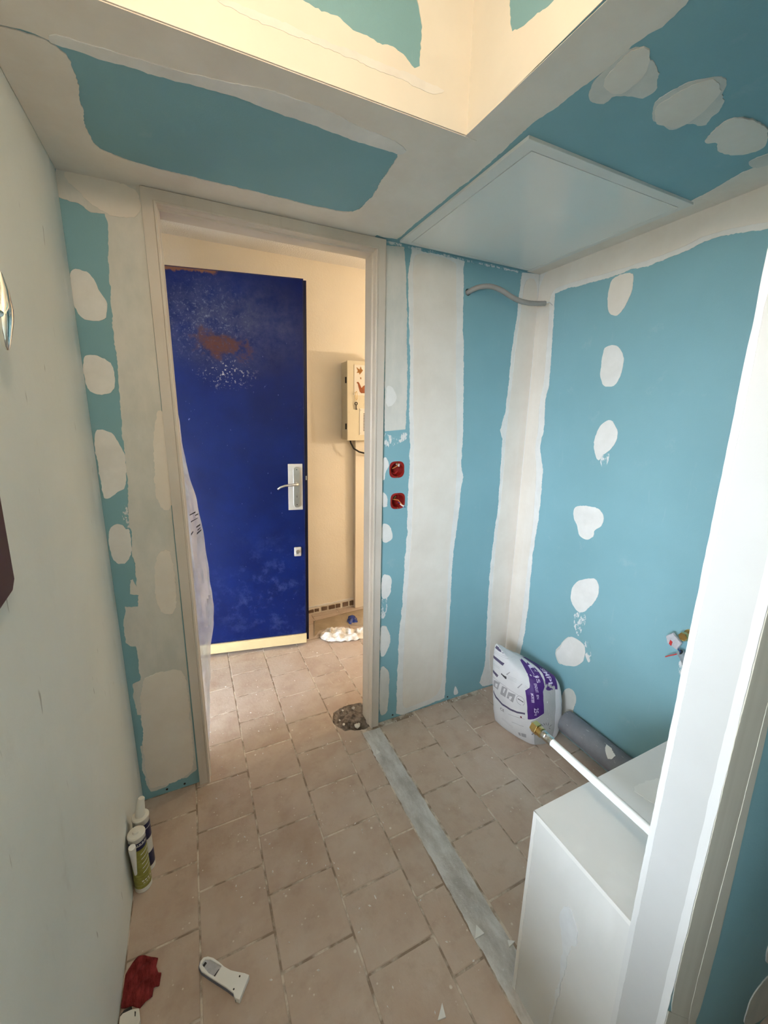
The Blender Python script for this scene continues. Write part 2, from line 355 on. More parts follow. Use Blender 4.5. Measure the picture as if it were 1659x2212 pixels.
def inside(p, poly):
    x, y = p; c = False; n = len(poly)
    for i in range(n):
        x1, y1 = poly[i]; x2, y2 = poly[(i + 1) % n]
        if (y1 > y) != (y2 > y) and x < (x2 - x1) * (y - y1) / (y2 - y1) + x1: c = not c
    return c
def edge_dist(p, poly):
    P_ = Vector(p); d = 9.
    for i in range(len(poly)):
        a = Vector(poly[i]); b = Vector(poly[(i + 1) % len(poly)]); t = max(0, min(1, (P_ - a).dot(b - a) / max((b - a).length_squared, 1e-9)))
        d = min(d, (P_ - a.lerp(b, t)).length)
    return d
def crumple(name, outline, height, mat, parent=None, res=.006, fs=30., base=.001, seed=0, thick=.0015, fall=.02, floorz=0.):
    """crumpled sheet lying on the floor inside an outline"""
    xs = [p[0] for p in outline]; ys = [p[1] for p in outline]; x0, y0 = min(xs), min(ys)
    nx = int((max(xs) - x0) / res) + 2; ny = int((max(ys) - y0) / res) + 2; idx = {}; b = MB(); cells = []
    for i in range(nx):
        for j in range(ny):
            if inside((x0 + (i + .5) * res, y0 + (j + .5) * res), outline): cells.append((i, j))
    vs = []; fs_ = []
    def vid(i, j):
        if (i, j) not in idx:
            x = x0 + i * res; y = y0 + j * res; d = min(1, edge_dist((x, y), outline) / fall)
            q = noise.noise(Vector((x * fs, y * fs, seed))); q2 = noise.noise(Vector((x * fs * 1.77 + 3.1, y * fs * 1.77 + .7, seed + 5.3)))
            z = base + height * (.25 + .75 * d) * max(0, (1 - abs(q) * 1.6) * .75 + q2 * .4)
            j_ = res * .35
            idx[(i, j)] = len(vs); vs.append((x + j_ * noise.noise(Vector((x * 90, y * 90, 3.))), y + j_ * noise.noise(Vector((x * 90, y * 90, 9.))), z + floorz))
        return idx[(i, j)]
    for i, j in cells: fs_.append((vid(i, j), vid(i + 1, j), vid(i + 1, j + 1), vid(i, j + 1)))
    cnt = {}
    for f in fs_:
        for k in range(4): e_ = tuple(sorted((f[k], f[(k + 1) % 4]))); cnt[e_] = cnt.get(e_, 0) + 1
    for e_, c_ in cnt.items():
        if c_ == 1:
            for k in e_:
                P_ = Vector(vs[k][:2]); best = None
                for i in range(len(outline)):
                    a = Vector(outline[i]); c = Vector(outline[(i + 1) % len(outline)]); t = max(0, min(1, (P_ - a).dot(c - a) / max((c - a).length_squared, 1e-9))); q = a.lerp(c, t)
                    if best is None or (q - P_).length < (best - P_).length: best = q
                vs[k] = (best.x, best.y, vs[k][2])
    b.add(vs, fs_); o = b.obj(name, mat, parent, smooth=True, loc=None if parent else (sum(xs) / len(xs), sum(ys) / len(ys), floorz))
    m = o.modifiers.new('thickness', 'SOLIDIFY'); m.thickness = thick; m.offset = 1
    return o

def text_mesh(txt, size=1., bold=0.):
    """flat outline of some lettering: 2D vertices (left-bottom at 0,0) and faces"""
    cu = bpy.data.curves.new('lettering', 'FONT'); cu.body = txt; cu.size = size; cu.offset = bold; cu.resolution_u = 3
    o = bpy.data.objects.new('lettering', cu); COL.objects.link(o); bpy.context.view_layer.update()
    me = bpy.data.meshes.new_from_object(o.evaluated_get(bpy.context.evaluated_depsgraph_get()))
    vs = [(v.co.x, v.co.y) for v in me.vertices]; fs = [tuple(p.vertices) for p in me.polygons]
    bpy.data.objects.remove(o); bpy.data.curves.remove(cu); bpy.data.meshes.remove(me)
    x0 = min(v[0] for v in vs); y0 = min(v[1] for v in vs)
    return [(x - x0, y - y0) for x, y in vs], fs

# ================================================================== SETTING
# ------------------------------------------------------------------ floor: bed, tiles, mortar strip
floor = thing('floor', (0, 0, 0), 'beige square tiled floor laid in staggered rows', None, kind='structure')
bed = MB().box(-.47, 3.2, YR, YH, -.06, -.0014).obj('grout_bed', 'grout', floor)
PITCH = .2045
tile_protos = []
for k in range(4):
    b = MB(); w, l = .1005, .0998; t = .008; rn = random.Random(k)
    e = .0022
    b.add([(-w, -l, -t), (w, -l, -t), (w, l, -t), (-w, l, -t), (-w, -l, -e), (w, -l, -e), (w, l, -e), (-w, l, -e),
           (-w + e, -l + e, rn.uniform(-.0006, .0006)), (w - e, -l + e, rn.uniform(-.0006, .0006)), (w - e, l - e, rn.uniform(-.0006, .0006)), (-w + e, l - e, rn.uniform(-.0006, .0006))],
          [(3, 2, 1, 0), (0, 1, 5, 4), (1, 2, 6, 5), (2, 3, 7, 6), (3, 0, 4, 7), (4, 5, 9, 8), (5, 6, 10, 9), (6, 7, 11, 10), (7, 4, 8, 11), (8, 9, 10, 11)])
    me = bpy.data.meshes.new('tile'); me.from_pydata(b.v, [], b.f); me.materials.append(M['tile']); tile_protos.append(me)
def lay_tile(x0, x1, y0, y1, g=.0022):
    if x1 - x0 < .02 or y1 - y0 < .02: return None
    x0 += g; x1 -= g; y0 += g; y1 -= g
    me = random.choice(tile_protos)
    o = bpy.data.objects.new('tile', me); COL.objects.link(o); o.parent = floor
    o.location = ((x0 + x1) / 2, (y0 + y1) / 2, random.uniform(-.0006, .0006)); o.scale = ((x1 - x0) / .201, (y1 - y0) / .1996, 1)
    o.rotation_euler = (0, 0, random.uniform(-.004, .004))
    return o
TILES = []
room_cols = [(-.279, -.089, 1), (-.089, .113, 0), (.113, .325, 1), (.325, .540, 0), (.540, .645, 1), (.7445, .949, 0), (.949, 1.157, 1), (1.157, 1.365, 0), (1.365, 1.541, 1)]
hall_cols = [(-.30, -.089, 1), (-.089, .113, 0), (.113, .325, 1), (.325, .540, 0), (.540, .7425, 1), (.7425, .949, 0), (.949, 1.157, 1), (1.157, 1.365, 0), (1.365, 1.57, 1), (1.57, 1.78, 0)]
for cols, ya, yb in ((room_cols, -.2, YB - .002), (hall_cols, YB - .002, YH)):
    for x0, x1, ph in cols:
        base = .936 if ph == 0 else .834
        k = math.floor((ya - base) / PITCH)
        while base + k * PITCH < yb:
            y0 = base + k * PITCH; y1 = y0 + PITCH; k += 1
            # a tile that runs through the doorway belongs to the part that holds its middle
            mid = (y0 + y1) / 2
            if cols is room_cols:
                doorway = x0 > -.1 and x1 < .75
                if mid > yb: continue
                if mid < ya: continue
                if not doorway: y1 = min(y1, YB)
            else:
                if mid <= ya: continue
                if not (x0 > -.1 and x1 < .75): y0 = max(y0, YJ)
                y1 = min(y1, YH)
            if x0 > .67 and x0 < 1.6 and y1 < YE - .01 and y1 > YN: pass
            TILES.append(lay_tile(x0, x1, y0, y1))
TILES = [t for t in TILES if t]
# grey mortar fillet where an old partition stood
def mortar_strip():
    b = MB(); ny = 120; nx = 8; vs = []; fs = []
    for j in range(ny + 1):
        y = YR + (1.545 - YR) * j / ny
        for i in range(nx + 1):
            a = .6475 + .006 * noise.noise(Vector((y * 14, 1., 0))) + .004 * noise.noise(Vector((y * 60, 4., 0))); c = .739 + .003 * noise.noise(Vector((y * 22, 7., 0)))
            x = a + (c - a) * i / nx
            z = .0004 + .0035 * noise.noise(Vector((x * 40, y * 18, 2.))) - (.005 if i in (0,) else 0) - (.002 if i == nx else 0)
            vs.append((x, y, max(z, -.0009)))
    for j in range(ny):
        for i in range(nx):
            p = j * (nx + 1) + i; fs.append((p, p + 1, p + nx + 2, p + nx + 1))
    b.add(vs, fs); return b.obj('mortar_strip', 'mortar', floor, smooth=True)
mortar_strip()
# broken hole in the tiling at the foot of the right-hand jamb
hole_poly = [(.545, 1.70), (.56, 1.735), (.60, 1.752), (.66, 1.757), (.72, 1.75), (.735, 1.70), (.72, 1.64), (.70, 1.575), (.672, 1.562), (.62, 1.577), (.575, 1.592), (.552, 1.63), (.540, 1.665)]
hole_poly = ragged(hole_poly, .01, .004, 3)
cut = MB().prism(hole_poly, PL['floor'], -.055, .03).obj('cutter', 'rubble')
for t in TILES:
    if .40 < t.location.x < .85 and 1.42 < t.location.y < 1.88:
        t.data = t.data.copy(); boolean_cut(t, [cut])
boolean_cut(bed, [cut])
bpy.data.objects.remove(cut)

# ------------------------------------------------------------------ back wall with the doorway
wb = MB(); wb.box(XL - .1, -.076, YB, YJ, 0, ZC); wb.box(.739, XR, YB, YJ, 0, ZC); 
wall_back = wb.obj('wall_back', 'teal', kind='structure')
setp(wall_back, 'back wall of bare teal plasterboard with filler round the doorway')
cutters = []
for (cx_, cz_, r_) in ((.8145, 1.2745, .033), (.823, 1.133, .033), (1.140, 2.031, .014)):
    cutters.append(MB().tube([(cx_, YB - .01, cz_), (cx_, YB + .05, cz_)], r_, 24).obj('cutter', 'dark'))
boolean_cut(wall_back, cutters)
for c in cutters: bpy.data.objects.remove(c)
wall_back_upper = MB().box(XL - .1, XR + .1, YB + .003, YJ, ZC, 2.56).obj('wall_back_upper', 'cream', kind='structure')
setp(wall_back_upper, 'upper part of the back wall above the soffit, seen from the hall')

B = wall_back
# left of the doorway
patch(B, 'back', [(-0.278,2.166),(-0.075,2.166),(-0.081,0.07),(-0.122,0.041),(-0.178,0.056),(-0.188,0.036),(-0.23,0.025),(-0.252,0.031),(-0.262,0.062),(-0.267,0.152),(-0.265,0.249),(-0.225,0.253),(-0.224,0.324),(-0.234,0.375),(-0.262,0.389),(-0.265,0.462),(-0.262,0.52),(-0.237,0.53),(-0.234,0.61),(-0.238,0.668),(-0.249,0.671),(-0.264,0.691),(-0.265,0.776),(-0.255,0.806),(-0.254,0.831),(-0.215,0.823),(-0.208,0.866),(-0.234,0.875),(-0.228,0.928),(-0.218,0.928),(-0.212,0.892),(-0.208,0.985),(-0.213,1.02),(-0.206,1.098),(-0.212,1.122),(-0.2,1.257),(-0.198,1.384),(-0.187,1.637),(-0.187,1.726),(-0.184,1.819),(-0.179,1.928),(-0.168,2.041),(-0.173,2.07),(-0.207,2.067),(-0.23,2.079),(-0.28,2.089)], 'film', keep=(0, 1))
patch(B, 'back', [(-0.275,1.906),(-0.242,1.909),(-0.227,1.899),(-0.212,1.866),(-0.199,1.832),(-0.196,1.803),(-0.202,1.78),(-0.233,1.769),(-0.262,1.77),(-0.275,1.794),(-0.281,1.821),(-0.28,1.867)], 'putty')
patch(B, 'back', [(-0.273,1.669),(-0.247,1.672),(-0.222,1.662),(-0.202,1.651),(-0.197,1.609),(-0.199,1.573),(-0.223,1.556),(-0.248,1.551),(-0.27,1.566),(-0.278,1.585),(-0.278,1.624)], 'putty')
patch(B, 'back', [(-0.274,1.444),(-0.247,1.445),(-0.223,1.436),(-0.212,1.402),(-0.198,1.379),(-0.2,1.259),(-0.236,1.236),(-0.266,1.218),(-0.274,1.226),(-0.276,1.324)], 'putty')
patch(B, 'back', [(-0.271,1.114),(-0.247,1.134),(-0.221,1.123),(-0.207,1.105),(-0.213,1.021),(-0.235,0.989),(-0.258,0.99),(-0.271,1.017),(-0.273,1.073)], 'putty')
patch(B, 'back', [(-0.225,1.184),(-0.213,1.198),(-0.208,1.182),(-0.212,1.111),(-0.222,1.112),(-0.227,1.135)], 'smear')
patch(B, 'back', [(-0.095,1.503),(-0.073,1.511),(-0.052,1.395),(-0.061,1.201),(-0.09,1.162),(-0.119,1.189),(-0.117,1.365)], 'coat', h=.0022, amp=.004)
patch(B, 'back', [(-0.151,1.006),(-0.087,1.033),(-0.088,0.817),(-0.111,0.765),(-0.157,0.793)], 'coat', h=.0024, amp=.004)
patch(B, 'back', [(-0.237,0.528),(-0.195,0.545),(-0.085,0.545),(-0.086,0.294),(-0.09,0.073),(-0.126,0.048),(-0.244,0.038),(-0.256,0.077),(-0.261,0.188)], 'coat', h=.0023, amp=.004)
patch(B, 'back', [(-0.275,2.162),(-0.077,2.161),(-0.078,2.078),(-0.158,2.062),(-0.231,2.106)], 'coat', h=.0024, amp=.004)
# right of the doorway
patch(B, 'back', [(0.741,2.143),(0.823,2.153),(0.835,2.044),(0.844,1.898),(0.855,1.646),(0.851,1.448),(0.751,1.44)], 'film', keep=(5,))
patch(B, 'back', [(0.755,1.629),(0.789,1.618),(0.808,1.581),(0.787,1.543),(0.755,1.542)], 'putty', h=.002)
patch(B, 'back', [(0.858,2.154),(0.843,2.045),(0.853,1.898),(0.867,1.697),(0.869,1.506),(0.878,1.375),(0.877,1.204),(0.872,1.091),(0.878,0.98),(0.868,0.832),(0.862,0.616),(0.847,0.44),(0.846,0.201),(0.846,0.021),(0.882,0),(0.947,0.006),(1.139,0.018),(1.141,0.278),(1.142,0.544),(1.139,0.712),(1.141,0.851),(1.162,1.067),(1.165,1.181),(1.173,1.225),(1.158,1.271),(1.157,1.405),(1.144,1.646),(1.13,1.841),(1.12,1.903),(1.116,2.024),(1.109,2.114),(1.114,2.146),(1.069,2.155)], 'putty', keep=(17,))
patch(B, 'back', [(0.865,2.148),(0.867,2.048),(0.873,1.893),(0.882,1.694),(0.89,1.503),(0.897,1.373),(0.901,1.202),(0.899,1.067),(0.9,0.978),(0.893,0.829),(0.885,0.612),(0.878,0.433),(0.878,0.192),(0.881,0.034),(0.946,0.037),(1.114,0.049),(1.115,0.285),(1.119,0.548),(1.117,0.715),(1.116,0.855),(1.13,1.07),(1.133,1.183),(1.132,1.272),(1.123,1.406),(1.101,1.644),(1.088,1.837),(1.089,1.9),(1.076,2.019),(1.072,2.108),(1.067,2.139)], 'coat', h=.0024, amp=.0012)
patch(B, 'back', [(1.43,2.151),(1.422,1.96),(1.41,1.825),(1.406,1.658),(1.399,1.53),(1.376,1.448),(1.395,1.404),(1.4,1.215),(1.403,1.047),(1.394,0.925),(1.385,0.758),(1.386,0.584),(1.394,0.4),(1.403,0.164),(1.389,0.098),(1.371,0.044),(1.4,0.014),(1.457,0.009),(1.54,-0),(1.543,0.225),(1.542,0.778),(1.544,1.421),(1.544,1.819),(1.537,2.16)], 'putty', keep=(17, 18, 19, 20, 21, 22, 23))
patch(B, 'back', [(1.449,2.132),(1.442,1.962),(1.429,1.827),(1.426,1.659),(1.419,1.511),(1.416,1.403),(1.418,1.214),(1.418,1.046),(1.412,0.923),(1.407,0.755),(1.409,0.58),(1.42,0.394),(1.43,0.157),(1.461,0.032),(1.53,0.027),(1.543,0.225),(1.542,0.778),(1.544,1.421),(1.544,1.819),(1.534,2.135)], 'coat', h=.0024, amp=.001)
patch(B, 'back', [(0.745,1.321),(0.754,1.332),(0.764,1.327),(0.772,1.308),(0.775,1.293),(0.769,1.28),(0.76,1.268),(0.756,1.255),(0.757,1.242),(0.751,1.228),(0.746,1.241)], amp=.0015)
patch(B, 'back', [(0.745,1.18),(0.757,1.174),(0.768,1.161),(0.773,1.141),(0.77,1.127),(0.771,1.111),(0.758,1.11),(0.746,1.108)], amp=.0015)
patch(B, 'back', [(0.745,1.039),(0.781,1.028),(0.801,0.99),(0.802,0.953),(0.767,0.939),(0.746,0.953)])
patch(B, 'back', [(0.747,0.798),(0.798,0.779),(0.803,0.736),(0.793,0.676),(0.749,0.664)])
patch(B, 'back', [(0.747,0.672),(0.782,0.678),(0.782,0.615),(0.767,0.571),(0.747,0.567)], 'smear', h=.0009)
patch(B, 'back', [(0.745,0.527),(0.775,0.533),(0.801,0.482),(0.798,0.417),(0.771,0.366),(0.746,0.373)])
patch(B, 'back', [(0.747,0.306),(0.771,0.316),(0.802,0.273),(0.8,0.153),(0.794,0.039),(0.746,0.037)], 'film', h=.0016)
patch(B, 'back', [(0.75,1.435),(0.772,1.422),(0.816,1.418),(0.861,1.441),(0.862,1.402),(0.751,1.364)], 'smear', h=.0008)
patch(B, 'back', [(1.203,0.076),(1.214,0.063),(1.232,0.019),(1.197,0.018)], amp=.001)
patch(B, 'back', [(0.74,2.161),(0.89,2.161),(1.068,2.158),(1.113,2.155),(1.432,2.155),(1.431,2.147),(1.112,2.146),(1.069,2.149),(0.89,2.151),(0.74,2.153)], 'smear', h=.0008)
for q in [(-0.195,0.017),(-0.131,0.016),(0.825,0.019),(1.159,0.02),(1.402,0.015)]:
    MB().tube([(q[0], YB - .0016, q[1]), (q[0], YB + .001, q[1])], .0042, 10).obj('screw', 'black', B)

# ------------------------------------------------------------------ left, right and rear walls
YLE = .50                                         # the left wall stops here: opening added to let in the side room's daylight
wlm = MB().box(XL - .1, XL, YLE, YB - .0025, 0, 2.56); wlm.box(XL - .1, XL, YR - .1, -.16, 0, 2.56); wlm.box(XL - .1, XL, -.16, YLE, 1.74, 2.56); wlm.box(XL - .1, XL, -.16, YLE, 0, .88)
wall_left = wlm.obj('wall_left', 'leftpaint', kind='structure')
setp(wall_left, 'pale green painted wall with scuffs on the left')
wall_right = MB().box(XR, XR + .1, YR, YJ, 0, 2.56).obj('wall_right', 'teal', kind='structure')
setp(wall_right, 'right wall of bare teal plasterboard dotted with white filler')
Rw = wall_right
patch(Rw, 'right', [(1.583,2.179),(1.367,2.178),(1.076,2.173),(0.926,2.173),(0.737,2.17),(0.706,2.17),(0.682,2.036),(0.714,2.04),(0.749,2.049),(0.825,2.062),(0.878,2.063),(0.92,2.052),(1.004,2.048),(1.055,2.043),(1.12,2.05),(1.18,2.046),(1.37,2.056),(1.474,2.054),(1.467,1.952),(1.459,1.794),(1.454,1.657),(1.466,1.588),(1.456,1.446),(1.472,1.373),(1.437,1.264),(1.433,1.15),(1.431,1.067),(1.435,0.987),(1.445,0.823),(1.444,0.697),(1.438,0.528),(1.448,0.345),(1.459,0.272),(1.485,0.113),(1.493,-0.002),(1.577,-0.001),(1.574,0.227),(1.575,0.778),(1.573,1.421),(1.572,1.819)], 'putty', keep=(0, 1, 2, 3, 4, 33, 34, 35, 36, 37, 38))
patch(Rw, 'right', [(1.581,2.166),(1.365,2.167),(1.074,2.164),(0.925,2.164),(0.736,2.163),(0.705,2.162),(0.684,2.049),(0.717,2.059),(0.828,2.078),(0.881,2.08),(0.923,2.071),(1.007,2.064),(1.058,2.064),(1.183,2.064),(1.373,2.077),(1.5,2.075),(1.495,1.957),(1.489,1.798),(1.484,1.659),(1.501,1.589),(1.49,1.445),(1.504,1.37),(1.475,1.259),(1.471,1.143),(1.462,0.981),(1.469,0.816),(1.472,0.687),(1.473,0.512),(1.48,0.327),(1.519,0.091),(1.528,0.01),(1.571,0.012),(1.567,0.231),(1.569,0.781),(1.567,1.421),(1.566,1.818)], 'coat', h=.0024, amp=.0012)
for pts, m in (([(1.195,2.043),(1.106,2.043),(1.101,1.987),(1.116,1.934),(1.147,1.895),(1.182,1.907),(1.2,1.944),(1.202,1.995)], 'coat'),
               ([(1.186,1.791),(1.141,1.791),(1.103,1.759),(1.094,1.691),(1.116,1.632),(1.167,1.633),(1.191,1.672),(1.194,1.744)], 'putty'),
               ([(1.121,1.51),(1.085,1.471),(1.076,1.426),(1.102,1.384),(1.126,1.367),(1.148,1.33),(1.172,1.372),(1.181,1.43),(1.158,1.482)], 'putty'),
               ([(1.237,1.119),(1.187,1.138),(1.124,1.139),(1.086,1.115),(1.088,1.07),(1.124,1.039),(1.119,1.015),(1.149,0.986),(1.195,0.998),(1.209,1.04),(1.233,1.071)], 'putty'),
               ([(1.162,0.799),(1.09,0.835),(1.061,0.81),(1.063,0.751),(1.111,0.664),(1.152,0.645),(1.195,0.685),(1.191,0.758)], 'putty'),
               ([(1.17,0.511),(1.136,0.522),(1.095,0.512),(1.081,0.478),(1.087,0.423),(1.13,0.377),(1.192,0.346),(1.228,0.367),(1.235,0.396),(1.212,0.431),(1.204,0.466)], 'putty'),
               ([(1.171,0.213),(1.145,0.259),(1.114,0.26),(1.093,0.225),(1.107,0.144),(1.089,0.091),(1.114,0.045),(1.157,0.054),(1.174,0.119)], 'film'),
               ([(0.707,0.899),(0.687,0.929),(0.666,0.808),(0.695,0.807)], 'film')):
    patch(Rw, 'right', pts, m, amp=.002)
for pts in ([(1.144,1.356),(1.101,1.378),(1.105,1.321),(1.127,1.305)], [(1.168,0.637),(1.104,0.667),(1.107,0.591),(1.127,0.527),(1.159,0.576)], [(1.098,0.527),(1.076,0.545),(1.046,0.464),(1.066,0.445)],
            [(0.722,0.638),(0.706,0.696),(0.677,0.704),(0.678,0.602),(0.687,0.539)]):
    patch(Rw, 'right', pts, 'smear', h=.0007, amp=.004)
patch(Rw, 'right', [(1.084,0.469),(1.076,0.479),(1.053,0.453),(1.063,0.437)], amp=.0008)
patch(Rw, 'right', [(1.184,0.498),(1.17,0.511),(1.19,0.347),(1.219,0.342),(1.243,0.389),(1.224,0.432)], 'film', h=.0009)
for q in [(0.974,0.014)]:
    MB().tube([(XR - .0016, q[0], q[1]), (XR + .001, q[0], q[1])], .0042, 10).obj('screw', 'black', Rw)
wall_front = MB().box(XL, XR + .1, YR - .1, YR, 0, 2.56).obj('wall_front', 'leftpaint', kind='structure')
setp(wall_front, 'pale painted wall behind the camera')
# adjoining room and two windows added out of view on the left for daylight
YS = -2.7
side = MB(); side.box(-2.1, -2.0, YS, -2.40, 0, 2.56); side.box(-2.1, -2.0, -1.30, -1.12, 0, 2.56); side.box(-2.1, -2.0, -.32, 1.05, 0, 2.56)
for y0, y1 in ((-2.40, -1.30), (-1.12, -.32)): side.box(-2.1, -2.0, y0, y1, 0, 1.03); side.box(-2.1, -2.0, y0, y1, 2.33, 2.56)
wall_side = side.obj('wall_side', 'leftpaint', kind='structure'); setp(wall_side, 'wall of the added unseen adjoining room that holds its two windows')
wall_side_far = MB().box(-2.0, XL - .1, .95, 1.05, 0, 2.56).obj('wall_side_far', 'leftpaint', kind='structure'); setp(wall_side_far, 'far wall of the added adjoining room')
wall_side_near = MB().box(-2.1, .1, YS - .1, YS, 0, 2.56).obj('wall_side_near', 'leftpaint', kind='structure'); setp(wall_side_near, 'near wall of the added adjoining room')
wall_side_right = MB().box(XL, .1, YS, YR - .1, 0, 2.56).obj('wall_side_right', 'leftpaint', kind='structure'); setp(wall_side_right, 'right wall of the added adjoining room')
ceiling_side = MB().box(-2.1, XL - .0005, YS, 1.05, 2.50, 2.56).obj('ceiling_side', 'upstand', kind='structure'); setp(ceiling_side, 'ceiling of the added adjoining room')
floor_side = MB().box(-2.1, XL, YS, 1.05, -.06, 0.0).obj('floor_side', 'tile', kind='structure'); setp(floor_side, 'floor of the added adjoining room')
for k, (y0, y1) in enumerate(((-1.12, -.32), (-2.40, -1.30))):
    win = thing('window_%d' % (k + 1), (-2.05, (y0 + y1) / 2, 1.03), ('added unseen daylight opening with white frame, nearer the doorway', 'added unseen daylight opening with white frame, further from the doorway')[k], None, kind='structure')
    wf = MB(); wf.box(-2.08, -2.03, y0, y0 + .03, 1.03, 2.33); wf.box(-2.08, -2.03, y1 - .03, y1, 1.03, 2.33); wf.box(-2.08, -2.03, y0 + .03, y1 - .03, 1.03, 1.06); wf.box(-2.08, -2.03, y0 + .03, y1 - .03, 2.30, 2.33); wf.obj('window_frame', 'white', win)
    MB().box(-2.0, -1.93, y0 - .03, y1 + .03, 1.01, 1.03).obj('window_sill', 'white', win, bevel=.004)

# ------------------------------------------------------------------ ceiling: lowered L-shaped soffit with upstands, raised middle
ceiling = thing('ceiling', (0, 0, 0), 'plasterboard ceiling with a lowered L-shaped soffit', None, kind='structure')
MB().box(XL, XR, YR, YB, 2.50, 2.56).obj('raised_board', 'upstand', ceiling)
sof = MB().box(XL, XR, YF + .0125, YB, ZC, ZC + .0125); sof.box(XF + .0125, XR, YR, YF + .0125, ZC, ZC + .0125); sof.obj('soffit_board', 'teal', ceiling)
MB().box(XL, XF + .0125, YF, YF + .0125, ZC, 2.50).obj('upstand_board', 'teal', ceiling)
MB().box(XF, XF + .0125, YR, YF, ZC, 2.50).obj('upstand_board', 'teal', ceiling)
C_ = ceiling
teal_a = [(-0.249,1.081),(-0.203,1.079),(-0.158,1.083),(-0.026,1.082),(0.103,1.07),(0.169,1.065),(0.225,1.076),(0.305,1.075),(0.395,1.084),(0.508,1.081),(0.549,1.083),(0.551,1.151),(0.559,1.229),(0.569,1.324),(0.559,1.418),(0.511,1.439),(0.483,1.443),(0.366,1.444),(0.123,1.444),(-0.057,1.446),(-0.11,1.432),(-0.158,1.408),(-0.166,1.34),(-0.157,1.243),(-0.149,1.162),(-0.15,1.113),(-0.172,1.09),(-0.203,1.081),(-0.252,1.092)]
patch(C_, 'soffit', [(XL + .001, YF + .0005), (XF + .03, YF + .0005), (XF + .03, YB - .001), (XL + .001, YB - .001)], 'coat', holes=[teal_a], keep=(0, 1, 2, 3), amp=.0022)
patch(C_, 'soffit', [(-0.174,1.085),(-0.159,1.086),(-0.027,1.085),(0.103,1.073),(0.169,1.068),(0.225,1.078),(0.306,1.078),(0.396,1.087),(0.509,1.084),(0.553,1.085),(0.558,1.06),(0.508,1.042),(0.395,1.032),(0.315,1.018),(0.225,1.017),(0.164,1.026),(0.102,1.042),(-0.024,1.056),(-0.153,1.06),(-0.17,1.067)], 'putty', h=.0025, amp=.002)
# right arm of the soffit
patch(C_, 'soffit', [(0.656,0.954),(0.664,0.59),(0.664,0.51),(0.746,0.469),(0.782,0.538),(0.787,0.577),(0.778,0.624),(0.782,0.677),(0.779,0.712),(0.775,0.793),(0.766,0.85),(0.771,0.934),(0.777,1.008),(0.779,1.068),(0.776,1.162),(0.775,1.276),(0.773,1.391),(0.775,1.542),(0.721,1.552),(0.647,1.538),(0.658,1.248),(0.658,1.091)], 'coat', keep=(0, 1, 2), amp=.002)
patch(C_, 'soffit', [(1.543,1.366),(1.495,1.203),(1.45,0.896),(1.441,0.844),(1.408,0.735),(1.413,0.703),(1.409,0.645),(1.549,0.697),(1.558,0.742),(1.555,0.941)], 'coat', keep=(8, 9), amp=.002)
for pts, m in (([(0.791,0.723),(0.784,0.679),(0.779,0.647),(0.782,0.624),(0.811,0.616),(0.833,0.627),(0.859,0.627),(0.887,0.64),(0.89,0.65),(0.924,0.67),(0.916,0.696),(0.878,0.704),(0.852,0.716),(0.859,0.736),(0.841,0.748),(0.815,0.745)], 'film'),
               ([(0.801,0.701),(0.785,0.653),(0.782,0.625),(0.808,0.615),(0.836,0.63),(0.863,0.652),(0.871,0.706),(0.836,0.717)], 'coat'),
               ([(0.954,0.697),(0.943,0.674),(0.95,0.646),(0.951,0.63),(0.979,0.603),(1.001,0.59),(1.023,0.594),(1.053,0.615),(1.08,0.625),(1.1,0.642),(1.103,0.659),(1.126,0.677),(1.109,0.689),(1.078,0.691),(1.074,0.719),(1.037,0.725),(0.997,0.722)], 'film'),
               ([(0.963,0.699),(0.959,0.65),(0.98,0.604),(1.005,0.594),(1.039,0.608),(1.066,0.647),(1.076,0.689),(1.068,0.718),(1.008,0.723)], 'coat'),
               ([(1.186,0.715),(1.166,0.695),(1.154,0.677),(1.139,0.651),(1.155,0.63),(1.217,0.621),(1.245,0.617),(1.304,0.64),(1.332,0.66),(1.316,0.7),(1.267,0.717),(1.231,0.711),(1.206,0.697)], 'coat'),
               ([(1.36,0.708),(1.368,0.665),(1.387,0.646),(1.434,0.664),(1.423,0.707),(1.402,0.713)], 'film')):
    patch(C_, 'soffit', pts, m, amp=.003, h=.0012 if m == 'film' else .0022)
# upstands
tray_teal = [(0.252,2.275),(0.307,2.277),(0.366,2.269),(0.407,2.265),(0.472,2.268),(0.522,2.243),(0.53,2.301),(0.522,2.351),(0.491,2.357)]
tt = [(tray_teal[0][0] - .32, tray_teal[0][1] + .045), *tray_teal[0:7], (tray_teal[7][0], tray_teal[7][1]), (tray_teal[7][0] - .05, 2.44), (tray_teal[0][0] - .32, 2.44)]
patch(C_, 'trayb', [(XL + .001, ZC), (XF - .001, ZC), (XF - .001, 2.499), (XL + .001, 2.499)], 'upstand', holes=[tt], keep=(0, 1, 2, 3), amp=.003)
patch(C_, 'trayb', [(0.109,2.23),(0.215,2.228),(0.366,2.231),(0.473,2.234),(0.555,2.231),(0.6,2.229),(0.556,2.211),(0.473,2.216),(0.366,2.217),(0.215,2.215),(0.108,2.217)], 'putty', h=.003, amp=.0025)
trayr_teal = [(0.829,2.334),(0.818,2.27),(0.792,2.257),(0.757,2.252),(0.721,2.242),(0.693,2.236)]
a0, a1 = trayr_teal[0], trayr_teal[-1]
patch(C_, 'trayr', [(YF - .001, ZC), (YF - .001, 2.499), (YR + .01, 2.499), (YR + .01, ZC)], 'upstand', holes=[[*trayr_teal, (a1[0] - .6, a1[1] + .02), (a1[0] - .6, 2.45), (a0[0], 2.45)]], keep=(0, 1, 2, 3), amp=.0025)

